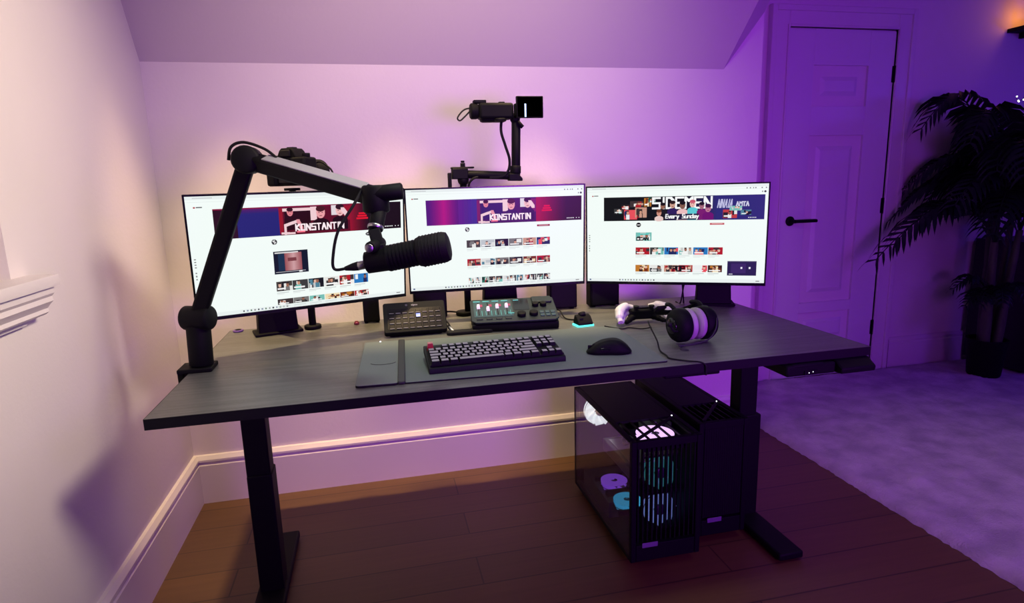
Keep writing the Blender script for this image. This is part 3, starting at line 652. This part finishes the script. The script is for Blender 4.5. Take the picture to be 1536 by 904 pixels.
# ------------------------------------------------------------------ keyboard
kb = thing('keyboard','compact black mechanical keyboard with grey-topped keys and one red key','keyboard',(.612,.112,H+.0042),.012)
X0 = F((.609,.110,H+.0042),.012); X = X0 @ Matrix.Rotation(math.radians(6.5),4,'X')
cs = MB(X).prism([(-.002,0),(.146,0),(.146,.018),(.140,.022),(.002,.015),(-.002,.010)],0,.356,0); cs.build('case','kcase',kb,bevel=.0015)
MB(X).box((.178,.072,.0195),(.348,.134,.004),F((0,0,0),0,0)).build('key_plate','edge',kb)
for xx in (.04,.316): MB(X0).box((xx,.13,.0065),(.03,.012,.013)).build('tilt_foot','rubber',kb)
U_ = .01905; KEYM = {}
def keymesh(u, hi, mts):
    w = U_*u-.0012; d = U_-.0012; tw = w-.0050; td = d-.0048; 
    m = MB(); m.add([(-w/2,-d/2,0),(w/2,-d/2,0),(w/2,d/2,0),(-w/2,d/2,0),(-tw/2,-td/2,hi),(tw/2,-td/2,hi),(tw/2,td/2,hi),(-tw/2,td/2,hi)],
                    [(3,2,1,0),(0,1,5,4),(1,2,6,5),(2,3,7,6),(3,0,4,7)]); m.add([(-tw/2,-td/2,hi),(tw/2,-td/2,hi),(tw/2,td/2,hi),(-tw/2,td/2,hi)],[(0,1,2,3)],k=1)
    me = bpy.data.meshes.new('keycap'); me.from_pydata([tuple(v) for v in m.v],[],m.f)
    for q in mts: me.materials.append(M[q])
    for p, k in zip(me.polygons, m.m): p.material_index = k
    return me
inv = WM[kb.name].inverted() @ X
def key(x, y, u, red=False):
    kk = (u, red)
    if kk not in KEYM: KEYM[kk] = keymesh(u, .019 if red else .0095, ('red','red') if red else ('keyside','keytop'))
    o = bpy.data.objects.new('keycap', KEYM[kk]); COL.objects.link(o); o.parent = kb
    o.matrix_local = inv @ Matrix.Translation((x+U_*u/2, y, .0215))
    if red: o['label'] = 'taller red keycap'
ROWS = [[(0,1),(2,1),(3,1),(4,1),(5,1),(6.5,1),(7.5,1),(8.5,1),(9.5,1),(11,1),(12,1),(13,1),(14,1)],
        [(i,1) for i in range(13)]+[(13,2)], [(0,1.5)]+[(1.5+i,1) for i in range(12)]+[(13.5,1.5)], [(0,1.75)]+[(1.75+i,1) for i in range(11)]+[(12.75,2.25)],
        [(0,1.25)]+[(1.25+i,1) for i in range(11)]+[(12.25,2.75)], [(0,1.25),(1.25,1.25),(2.5,1.25),(3.75,6.25),(10,1.25),(11.25,1.25),(12.5,1.25),(13.75,1.25)]]
NAV = [[(15.25,1),(16.25,1),(17.25,1)]]*3+[[],[(16.25,1)],[(15.25,1),(16.25,1),(17.25,1)]]
for r in range(6):
    y = .0135+(5-r)*U_+(.004 if r == 0 else 0)
    for q, (x, u_) in enumerate(ROWS[r]+NAV[r]): key(.006+x*U_*.985, y, u_, r == 0 and q == 0)

# ------------------------------------------------------------------ mouse
ms = thing('computer_mouse','matt black wireless mouse lying sideways on the right of the desk mat','mouse',(1.10,.150,H+.0042),-.30)
X = F((1.10,.152,H+.0042),-.28)
vs = []; n = 28; prof_ = [(0,0,.92),(.004,0,1.0),(.012,0,1.0),(.020,1,.97),(.028,2,.88),(.034,3,.70),(.038,4,.40),(.039,5,.0)]
def mouse_mesh():
    m = MB(X); L_, Wd = .062, .031; vs = []; fs = []; R = 9
    for j in range(R+1):
        a = j/R*PI/2; s = math.cos(a)**.48 if j < R else 0
        for i in range(n):
            g = 2*PI*i/n; cx, sy = math.cos(g), math.sin(g)
            x = L_*abs(cx)**.75*(1 if cx > 0 else -1); y = Wd*abs(sy)**.8*(1 if sy > 0 else -1); y *= 1-.12*math.exp(-((x+.01)/.02)**2)
            px, py = x*s*(.93 if j == 0 else 1), y*s*(.93 if j == 0 else 1)
            hump = .039*(1-.50*((px-.012)/.062)**2 if px < .012 else 1-.62*((px-.012)/.05)**2)
            vs.append((px, py, .001+hump*math.sin(a)**.8))
    for j in range(R):
        for i in range(n): fs.append((j*n+i, j*n+(i+1) % n, (j+1)*n+(i+1) % n, (j+1)*n+i))
    fs.append(tuple(reversed(range(n)))); m.add(vs, fs); return m
mouse_mesh().build('shell','plastic',ms,smooth=80)
MB(X).rcyl((-.038,-.0035,.0185),(-.038,.0035,.0185),.0085,.001).build('scroll_wheel','rubber',ms)
MB(X).box((-.042,0,.0170),(.030,.0012,.010)).build('button_split','edge',ms)
MB(X).box((-.012,-.0285,.018),(.026,.003,.006)).build('side_button','gloss',ms,bevel=.001)

# ------------------------------------------------------------------ key pad controller
kp = thing('macro_key_pad','black macro pad with a grid of display keys, one lit blue','key pad',(.605,.545,H),-.01)
X = F((.509,.540,H),-.012) @ Matrix.Rotation(math.radians(43),4,'X')
MB(X).prism(rr(0,.004,.197,.120,.008),.0,.020,2).build('body','plastic',kp,bevel=.002)
MB(X).prism(rr(.012,.014,.185,.094,.004),.020,.0210,2).build('key_bezel','gloss',kp)
for r in range(4):
    for c in range(8):
        lit = (r == 1 and c == 4)
        MB(X).box((.0255+c*.0209,.0245+(3-r)*.0194,.0215),(.0165,.0150,.003)).build('display_key','gloss',kp,bevel=.0012)
        if lit: MB(X).box((.0255+c*.0209,.0285+(3-r)*.0194,.0232),(.013,.006,.0006)).box((.0255+c*.0209,.0220+(3-r)*.0194,.0232),(.013,.007,.0006),k=1).build('lit_icon',['bluekey','lav_key'],kp)
        else: MB(X).box((.0255+c*.0209,.0175+(3-r)*.0194,.0231),(.0145,.0010,.0005)).build('key_highlight','print',kp)
text('printed_logo','elgato',.0085,X @ Matrix.Translation((.100,.107,.0206)),'print',kp)
MB(X).torus((.074,.107,.0206),.0026,.0005,(0,0,1),16,5).build('logo_ring','print',kp)
MB().prism([(.549,H),(.632,H),(.632,H+.086),(.620,H+.086)],.525,.690,0).build('rear_stand','plastic',kp,bevel=.002)
# ------------------------------------------------------------------ audio mixer
mx = thing('audio_mixer','black sloping audio mixer with four lit faders and teal backlight','audio mixer',(.92,.50,H),-.10)
X0 = F((.783,.507,H+.001),-.12); a_ = math.radians(16); XM = X0 @ Matrix.Translation((0,0,.030)) @ Matrix.Rotation(a_,4,'X')
MB(X0).prism([(.006,0),(.150,0),(.150,.068),(.0,.026),(.0,.010)],.0,.278,0).build('housing','plastic',mx,bevel=.004)
MB(XM).prism([(.012,-.004),(.266,-.004),(.280,.010),(.280,.150),(.270,.156),(.008,.156),(-.002,.150),(-.002,.010)],.0,.006,2).build('faceplate','mixtop',mx,bevel=.0015)
MB(XM).prism(rr(.008,.030,.135,.146,.004),.006,.0068,2).build('fader_panel','tealdim',mx)
MB(XM).prism(rr(.140,.068,.192,.146,.004),.006,.0068,2).build('screen_panel','gloss',mx)
for i, y in enumerate((.095,.078,.094,.096)):
    x = .024+i*.031
    MB(XM).box((x,.085,.0072),(.0035,.085,.001)).build('fader_slot','edge',mx)
    MB(XM).box((x,y,.0125),(.011,.020,.010),taper=.7,tx=.7).build('fader_cap','pinkwhite',mx,bevel=.001)
    MB(XM).box((x-.004,.138,.0074),(.022,.0050,.0012)).build('channel_light','tealline',mx)
    MB(XM).box((x+.010,.054,.0074),(.0014,.034,.0010)).box((x-.008,.054,.0074),(.0014,.030,.0010)).build('level_line','tealline',mx)
    MB(XM).box((x+.009,.108,.0072),(.010,.016,.0008)).build('meter_glow','magenta',mx)
    MB(XM).box((x,.018,.0070),(.020,.012,.003)).build('mute_button','mixtop',mx,bevel=.001)
MB(XM).box((.152,.138,.0074),(.018,.004,.0012)).box((.128,.048,.0074),(.020,.004,.0012)).box((.122,.056,.0074),(.010,.0015,.001)).build('status_light','tealline',mx)
for (x, y, r) in ((.160,.030,.014),(.200,.034,.014),(.213,.094,.011),(.240,.094,.011)):
    MB(XM).rcyl((x,y,.006),(x,y,.018),r,.0015).build('rotary_knob','plastic',mx)
for x in (.228,.246,.264):
    for y in (.026,.046): MB(XM).box((x,y,.0075),(.014,.015,.003)).build('pad_button','tealdim',mx,bevel=.001)
MB(XM).prism(rr(.205,.110,.272,.150,.006),.006,.013,2).build('sampler_block','mixtop',mx,bevel=.002)
# cables on the desk
tag(MB().tube([(.655,.60,H+.045),(.705,.565,H+.035),(.718,.535,H+.012),(.722,.525,H+.006),(.745,.515,H+.005),(.80,.505,H+.004)],.0028).build('usb_cable','rubber'),'thin black cable between the macro key pad and the audio mixer','cable')
ad = thing('cable_adapter','small silver cable plug beside the macro key pad','plug',(.722,.53,H))
MB().rcyl((.712,.545,H+.018),(.724,.520,H+.008),.005,.001).build('plug_shell','steel',ad); MB().rcyl((.708,.553,H+.0215),(.712,.545,H+.018),.0032,.0005).build('plug_sleeve','rubber',ad)
tag(MB().prism(rr(.70,.498,.850,.530,.012),H,H+.013,2).build('flat_black_strip','rubber',bevel=.004),'flat black strip lying behind the keyboard','cable sleeve')  # low black strip between key pad and keyboard
tag(MB().tube([(.70,.81,H+.006),(.74,.80,H+.016),(.79,.79,H+.010),(.83,.80,H+.004)],.003).build('short_cable','rubber'),'black cable lying at the desk back below the middle monitor','cable')

# ------------------------------------------------------------------ mouse dock
dc = thing('charging_dock','small black wedge mouse dock with a glowing teal base','dock',(1.148,.50,H))
X = F((1.148,.497,H+.0005),.12)
MB(X).prism(rr(-.030,-.024,.030,.024,.006),0,.0045,2).build('glow_strip','teal',dc)
MB(X).prism([(-.022,.0046),(.022,.0046),(.022,.012),(.012,.036),(-.004,.030),(-.022,.010)],-.026,.026,0).build('wedge_body','plastic',dc,bevel=.003)
MB(X).rcyl((0,.006,.030),(0,.012,.040),.012,.001).build('charging_puck','rubber',dc)
MB(X).box((-.012,-.012,.0235),(.012,.002,.006)).build('front_notch','edge',dc)
tag(MB().tube([(1.165,.522,H+.006),(1.15,.56,H+.004),(1.12,.60,H+.004),(1.118,.66,H+.02),(1.12,.72,H+.01)],.0024).build('dock_cable','rubber'),'thin black cable running back from the mouse dock','cable')
# ------------------------------------------------------------------ game controller
gc = thing('game_controller','white and black game controller lying on the desk left of the headset','game controller',(1.335,.47,H),-.08)
X = F((1.345,.470,H+.002),-.10)
for s in (-1, 1):
    g = MB(X); ring = []; n = 14
    path = [(.044,.020,.040,.024,.017),(.060,.016,.040,.030,.021),(.073,.002,.036,.027,.023),(.080,-.016,.028,.022,.021),(.083,-.034,.019,.015,.016),(.083,-.046,.014,.004,.005)]
    vs = []
    for (x, y, z, rx, rz_) in path:
        for i in range(n): a = 2*PI*i/n; vs.append((s*(x+rx*math.cos(a)*.75), y+rx*math.sin(a)*.55, z+rz_*math.sin(a)*.8+ .0))
    fs = [(j*n+i, j*n+(i+1) % n, (j+1)*n+(i+1) % n, (j+1)*n+i) for j in range(len(path)-1) for i in range(n)]+[tuple(range(n)),tuple(range((len(path)-1)*n,len(path)*n))]
    g.add(vs, fs); g.tube([(s*.030,.024,.044),(s*.056,.014,.050),(s*.076,-.006,.044),(s*.087,-.030,.028),(s*.089,-.048,.014)],[.011,.015,.016,.014,.009],12); g.build('white_grip','white',gc,smooth=70)
    MB(X).tube([(s*.026,-.002,.024),(s*.044,-.012,.016),(s*.058,-.024,.010),(s*.066,-.034,.008)],[.012,.010,.008,.006],12).build('black_handle','plastic',gc)
    MB(X).rcyl((s*.026,-.010,.040),(s*.026,-.012,.054),.006,.001).rcyl((s*.026,-.012,.052),(s*.026,-.0125,.058),.0095,.001).build('thumb_stick','rubber',gc)
    MB(X).rcyl((s*.048,.030,.046),(s*.048,.042,.042),.009,.003).build('shoulder_button','plastic',gc)
MB(X).prism(rr(-.044,-.016,.044,.026,.012),.012,.044,2).build('centre_body','plastic',gc,bevel=.005)
MB(X).prism(rr(-.027,.000,.027,.028,.005),.046,.049,2).build('touch_pad','gloss',gc,bevel=.001)
for dx, dy in ((0,.007),(0,-.007),(.007,0),(-.007,0)): MB(X).rcyl((.060+dx,.012+dy,.056),(.060+dx,.012+dy,.062),.0034,.0005).build('face_button','print',gc)
MB(X).box((-.060,.012,.060),(.018,.006,.004)).box((-.060,.012,.060),(.006,.018,.004)).build('direction_pad','print',gc,bevel=.001)
# ------------------------------------------------------------------ headset
hs = thing('gaming_headset','black over-ear headset with pale cushions and thin microphone resting on the desk','headset',(1.36,.21,H),.05)
X = F((1.372,.200,H+.001),.10)
for s, x0 in ((-1,-.024),(1,.026)):
    cup = MB(X); cup.lathe([(0,.046),(.004,.049),(.024,.049),(.034,.043),(.040,.034),(.042,.010)],(x0,0,.052),(s,0,0),32)
    cup.build('ear_cup','plastic',hs)
    MB(X).lathe([(0,.040),(.003,.044),(.008,.046),(.015,.046),(.020,.041),(.022,.034),(.0225,.004)],(x0,0,.052),(-s,0,0),32).build('ear_cushion','leather',hs)
    MB(X).rcyl((x0+s*.036,0,.052),(x0+s*.0445,0,.052),.024,.002).build('cup_plate','gloss',hs)
    MB(X).tube([(x0+s*.020,.010,.090),(x0+s*.022,.040,.104),(x0+s*.016,.068,.100)],.006,8).build('yoke','black',hs)
hb = MB(X)
pts = [(-.046+.0*i,0,0) for i in range(1)]
P = []
for i in range(25):
    a = PI*i/24; P.append((.002-.062*math.cos(a), .060+.060*math.sin(a), .096-.034*math.sin(a)))
for i in range(24):
    hb.bar(P[i],P[i+1],.030,.009,(0,.5,1))
hb.build('headband','plastic',hs,bevel=.002)
MB(X).tube([(-.058,-.020,.040),(-.085,-.050,.050),(-.10,-.06,.055),(-.112,-.062,.072)],.0028).sphere((-.113,-.062,.074),.007).build('microphone_boom','rubber',hs)
MB(X).tube([(.052,-.045,.074),(.040,-.058,.045),(.010,-.066,.020),(-.040,-.060,.010),(-.075,-.048,.008),(-.050,-.042,.006),(-.080,-.065,.004),(-.066,-.085,.003)],.0022).build('coiled_lead','board',hs)
tag(MB().tube([(1.285,.30,H+.045),(1.262,.24,H+.045),(1.250,.17,H+.022),(1.240,.13,H+.004),(1.236,.085,H+.003),(1.232,.055,H+.003),(1.262,.022,H+.003),(1.288,.002,H+.003),(1.300,-.006,H-.006),(1.300,-.008,H-.03)],.0022).build('headset_cable','rubber'),'thin black headset cable looping over the front edge of the desk','cable')
tag(MB().tube([(1.20,.44,H+.006),(1.24,.40,H+.003),(1.27,.405,H+.003),(1.30,.375,H+.004),(1.325,.36,H+.01)],.002).build('controller_cable','rubber'),'short dark cable lying below the game controller','cable')
# small bits on the desk back
rc = thing('red_cap','tiny dark red round cap at the desk back below the left monitor','cap',(.419,.77,H))
MB().rcyl((.419,.77,H),(.419,.77,H+.010),.009,.002).build('cap_body','copper',rc); MB().rcyl((.419,.77,H+.010),(.419,.77,H+.013),.006,.001).build('cap_knob','copper',rc)
gm = thing('cable_grommet','tiny violet disc at the rear left corner of the desk','grommet',(.030,.80,H))
MB().rcyl((.030,.80,H),(.030,.80,H+.006),.017,.002).build('grommet_ring','violet',gm); MB().rcyl((.030,.80,H+.006),(.030,.80,H+.0075),.010,.0005).build('grommet_insert','edge',gm)
for k_, (x, dx, lab) in enumerate(((1.600,.012,'left one of two thin cables hanging behind the right monitor'),(1.622,-.006,'right one of two thin cables hanging behind the right monitor'))):
    tag(MB().tube([(x,.66,.93),(x-.004,.68,.85),(x+dx,.70,.79),(x+dx*2,.71,H+.003),(x+dx*3,.735,H+.003)],.0028).build('hanging_cable','rubber'),lab,'cable')

# ------------------------------------------------------------------ computer towers
def fan(name, X, R, hubr, glowm, parent, blades=7, frame=True):
    """axis = local Y"""
    f = MB(X)
    f.lathe([(0,R),(.002,R),(.002,R*.98),(0,R*.98)],(0,0,0),(0,1,0),36,cap=False)
    if frame:
        s = R*1.06
        for a, b in (((-s,0,s),(s,0,s)),((-s,0,-s),(s,0,-s)),((-s,0,-s),(-s,0,s)),((s,0,-s),(s,0,s))): f.bar(a,b,.020,.006,(0,0,1) if a[0] == b[0] else (0,0,1))
    fo = f.build(name,'plastic',parent)
    MB(X).rcyl((0,-.008,0),(0,.010,0),hubr,.001).build('fan_hub','hub',fo)
    bl = MB(X)
    for i in range(blades):
        g = 2*PI*i/blades; vs = []
        for j in range(5):
            r = hubr+(R*.96-hubr)*j/4; sw = .5*j/4; hw = 2*PI/blades*.46
            for e, dy in ((-1,-.006),(1,.006)): a = g+sw+e*hw; vs.append((r*math.cos(a), dy, r*math.sin(a)))
        bl.add(vs,[(2*j,2*j+1,2*j+3,2*j+2) for j in range(4)])
    ys_ = .016
    MB(X).lathe([(0,hubr*.8),(.0015,hubr*.8),(.0015,R*.96),(0,R*.96)],(0,ys_,0),(0,1,0),36,cap=False).build('light_ring',glowm,fo)
    bo = bl.build('fan_blades',glowm,fo,smooth=80); so = bo.modifiers.new('t','SOLIDIFY'); so.thickness = .0012
    return fo
def tower(x0, x1, y0, y1, lab, lit):
    z1 = .42; z0 = .022; cx = (x0+x1)/2; cy = (y0+y1)/2
    t = thing('computer_tower', lab, 'computer', (cx, cy, 0))
    fr = MB(); e = .018
    for x in (x0+e/2, x1-e/2):
        fr.box((x,y0+e/2,(z0+z1)/2),(e,e,z1-z0)); fr.box((x,y1-e/2,(z0+z1)/2),(e,e,z1-z0)); fr.box((x,cy,z0+e/2),(e,y1-y0-2*e,e)); fr.box((x,cy,z1-e/4),(e,y1-y0-2*e,e/2))
    fr.build('frame','plastic',t,bevel=.003)
    MB().box((cx,cy,z0+.006),(x1-x0-2*e,y1-y0-.01,.010)).build('bottom_panel','black',t)
    MB().box((x1-.003,cy,(z0+z1)/2),(.004,y1-y0-2*e,z1-z0-e)).build('right_panel','black',t)
    MB().box((cx,y1-.004,(z0+z1)/2),(x1-x0-2*e,.004,z1-z0)).build('rear_panel','black',t)
    for a in (x0+.035,x1-.035):
        for b in (y0+.06,y1-.06): MB().box((a,b,.011),(.03,.05,.022)).build('case_foot','rubber',t,bevel=.003)
    # front slats
    n = 13 if lit else 17
    for i in range(n):
        x = x0+e+.006+(x1-x0-2*e-.012)*i/(n-1); MB().box((x,y0+.010,(z0+z1)/2+.028),(.0040 if lit else .0075,.016,z1-z0-.075)).build('front_slat','black',t)
    MB().box((cx,y0+.010,z0+.028),(x1-x0-2*e,.018,.055)).build('front_trim','plastic',t,bevel=.002)
    MB().box((cx,y0+.010,z1-.012),(x1-x0-2*e,.018,.024)).build('front_trim','plastic',t,bevel=.002)
    MB().box((x0+.063,y0-.0015,.078),(.052,.002,.016)).build('badge','label',t,bevel=.0008)
    # top: solid rear, slotted vent over the front fan
    MB().box((cx,(y0+.16+y1)/2,z1-.004),(x1-x0-2*e,y1-y0-.17,.008)).build('top_panel','black',t)
    for i in range(6):
        x = x0+e+.012+(x1-x0-2*e-.024)*i/5; MB().box((x,y0+.085,z1-.003),(.0050,.145,.006)).build('vent_bar','black',t)
    MB().bar((x0+.025,y0+.02,z1+.0005),(x1-.03,y0+.15,z1+.0005),.011,.004).build('vent_brace','black',t)
    MB().sphere((x1-.02,y0+.165,z1+.001),.0022).build('power_light','white_led',t)
    if lit:
        MB().box((x0+.002,cy,(z0+z1)/2),(.003,y1-y0-.01,z1-z0-.012)).build('glass_panel','glass',t)
        MB().box((x1-.030,cy+.06,.24),(.004,.36,.33)).build('motherboard','board',t)
        g = MB().box((cx+.03,.55,.215),(.13,.26,.045)).build('graphics_card','gpu',t,bevel=.005)
        MB().box((cx+.03,.55,.239),(.10,.20,.004)).build('card_backplate','steel',g)
        MB().box((cx,.60,.062),(x1-x0-.05,.26,.060)).build('power_supply_cover','board',t,bevel=.003)
        MB().rcyl((cx+.045,.56,.33),(cx-.005,.56,.33),.032,.003).build('cooler','plastic',t)
        MB().tube([(cx,.54,.31),(cx-.03,.48,.30),(cx-.01,.42,.34),(cx+.02,.36,.37)],.007).build('coolant_tube','rubber',t)
        for i in range(3): MB().box((cx+.065,.40+i*.02,.335),(.006,.005,.09)).box((cx+.062,.40+i*.02,.382),(.008,.006,.004),k=1).build('memory_module',['board','white_led' if i == 0 else 'print'],t)
        fan('rear_fan',F((x0+.092,y1-.035,.325)),.062,.019,'fanwhite',t,9,False)
        fan('front_fan',F((cx,y0+.045,.290)),.057,.018,'fanteal',t)
        fan('front_fan',F((cx,y0+.045,.165)),.057,.018,'fanblue',t)
        fan('top_fan',F((cx-.004,y0+.080,z1-.030),0,math.radians(90)),.062,.019,'fanpink',t)
        fan('bottom_fan',F((cx-.03,.575,.100),0,math.radians(90)),.050,.016,'fanpurple',t)
        fan('bottom_fan',F((cx-.03,.455,.088),0,math.radians(90)),.050,.016,'fancyan',t)
    else:
        MB().box((x0+.003,cy,(z0+z1)/2),(.004,y1-y0-2*e,z1-z0-e)).build('left_panel','black',t)
    return t
tower(1.203,1.437,.226,.765,'black computer tower with glass side and glowing fans under the desk',True)
tower(1.468,1.646,.300,.800,'plain dark computer tower between the lit tower and the desk leg',False)

# ------------------------------------------------------------------ palm, cabinet, shelf
pt = thing('potted_palm','tall dark potted palm with arching fronds in the far right corner','palm',(3.88,1.34,.02))
px, py = 3.88, 1.34
PZ = .026
MB().lathe([(0,.078),(.01,.082),(.19,.096),(.20,.101),(.215,.101),(.215,.091),(.19,.088)],(px,py,PZ),(0,0,1),28).build('pot','plastic',pt)
MB().cyl((px,py,PZ+.18),(px,py,PZ+.195),.089,n=24).build('soil','soil',pt)
rnd = random.Random(5)
stems = []
for i, (dx, dy, h) in enumerate(((-.02,0,.92),(.05,.01,.90),(0.01,.04,.98),(-.045,-.02,.80),(.03,-.03,.86))):
    tp = (px+dx*1.8, py+dy*2.0, h); stems.append(tp)
    MB().tube([(px+dx,py+dy,PZ+.19),(px+dx*1.4,py+dy*1.4,.19+h*.4),tp],[.027,.024,.020,.016],10).build('stem','trunk',pt)
def frond(base, az, length, rise, droop, nl=20, lw=.026, ll=.22):
    m = MB(); P = []; N = 18
    for i in range(N+1):
        t = i/N; r = length*(t**1.25); z = rise*math.sin(min(1,t*1.12)*PI/2)-droop*t**2.6
        P.append(Vector((base[0]+math.cos(az)*r, base[1]+math.sin(az)*r, base[2]+z)))
    m.tube(P,[.006,.005,.004,.0025],6,sub=1)
    for k in range(nl):
        t = .22+.78*k/(nl-1); i = min(N-1,int(t*N)); p = P[i].lerp(P[i+1],t*N-i); d = (P[i+1]-P[i]).normalized(); sd = d.cross(Vector((0,0,1))).normalized(); up = sd.cross(d)
        L_ = ll*(.45+.55*math.sin(PI*min(1,t*.85+.12)))*rnd.uniform(.85,1.1)
        for s in (-1,1):
            o = (sd*s*.80+d*.60+up*.18).normalized(); o2 = (o+Vector((0,0,-.75))).normalized(); wv = d*lw*.5*(1.1 if t < .9 else .7)
            a = p; b = p+o*L_*.40; c = b+o2*L_*.35; e_ = c+(o2+Vector((0,0,-.5))).normalized()*L_*.3
            m.add([a-wv*.35,a+wv*.35,b+wv+up*.002,b-wv+up*.002,c+wv*.8,c-wv*.8,e_],[(0,1,2,3),(3,2,4,5),(5,4,6)])
    m.v = [Vector((v.x, min(v.y, 1.660), v.z)) for v in m.v]
    return m
plan = [(176,.72,.20,.38)]
for i in range(30):
    a = 150+i*360/30*1.0+rnd.uniform(-6,6); hi = i % 3
    plan.append((a, (.50,.42,.56)[hi]*rnd.uniform(.9,1.1), (.50,.76,.34)[hi]*rnd.uniform(.92,1.05), (.30,.34,.34)[hi]))
for i, (a, ln_, ry, dr_) in enumerate(plan):
    b = stems[i % 5]; r = math.radians(a)
    if math.sin(r) > 0: ln_ = min(ln_, .30/max(.3, math.sin(r)))
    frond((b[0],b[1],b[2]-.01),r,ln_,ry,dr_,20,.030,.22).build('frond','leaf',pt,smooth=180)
for i, a in enumerate((185,205,232,262,160)):
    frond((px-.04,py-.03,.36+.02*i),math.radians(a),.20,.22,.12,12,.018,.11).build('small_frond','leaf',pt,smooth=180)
fl = thing('fairy_lights','string of tiny white and red lights draped over the palm top','fairy lights',(3.72,1.22,1.50))
bp = [(3.700,1.20,1.545),(3.712,1.20,1.525),(3.722,1.205,1.522),(3.745,1.20,1.530),(3.760,1.20,1.552),(3.772,1.21,1.535),(3.785,1.20,1.560),(3.80,1.20,1.548),(3.83,1.20,1.556)]
MB().tube([Vector(p)+Vector((0,.006,.003)) for p in bp],.0012,5).build('wire','rubber',fl)
for i, p in enumerate(bp): MB().sphere(p,.0042,n=8).build('bulb','redled' if i in (6,8) else 'white_led',fl)
cbn = thing('black_cabinet','black low cabinet behind the palm at the right edge','cabinet',(4.35,1.45,0))
MB().box((4.44,1.455,.41),(.72,.38,.74)).build('body','cabinet',cbn,bevel=.004)
for k_ in (0,1): 
    dd = MB().box((4.26+k_*.36,1.256,.42),(.345,.016,.69)).build('door','cabinet',cbn,bevel=.002)
    MB().box((4.40+k_*.08,1.243,.45),(.010,.012,.12)).build('handle','black',dd)
MB().box((4.44,1.455,.03),(.66,.34,.02)).build('plinth','cabinet',cbn)
DS = .07
sh = thing('wall_shelf','small dark wall shelf high on the far wall at the right','shelf',(4.43,1.58,1.95))
MB().box((4.47,1.585,1.975),(.60,.19,.022)).build('board','black',sh,bevel=.002)
for x in (4.27,4.65): MB().box((x,1.62,1.950),(.02,.12,.03)).build('bracket','black',sh)
lm = thing('amber_lamp','glowing amber lamp standing on the small wall shelf','lamp',(4.225,1.57,1.986))
MB().lathe([(0,.045),(.008,.045),(.012,.04)],(4.225,1.57,1.986),(0,0,1),24).build('lamp_base','black',lm)
MB().lathe([(.012,.038),(.03,.044),(.09,.044),(.11,.036),(.115,.01)],(4.225,1.57,1.986),(0,0,1),24).build('lamp_shade','orange',lm)
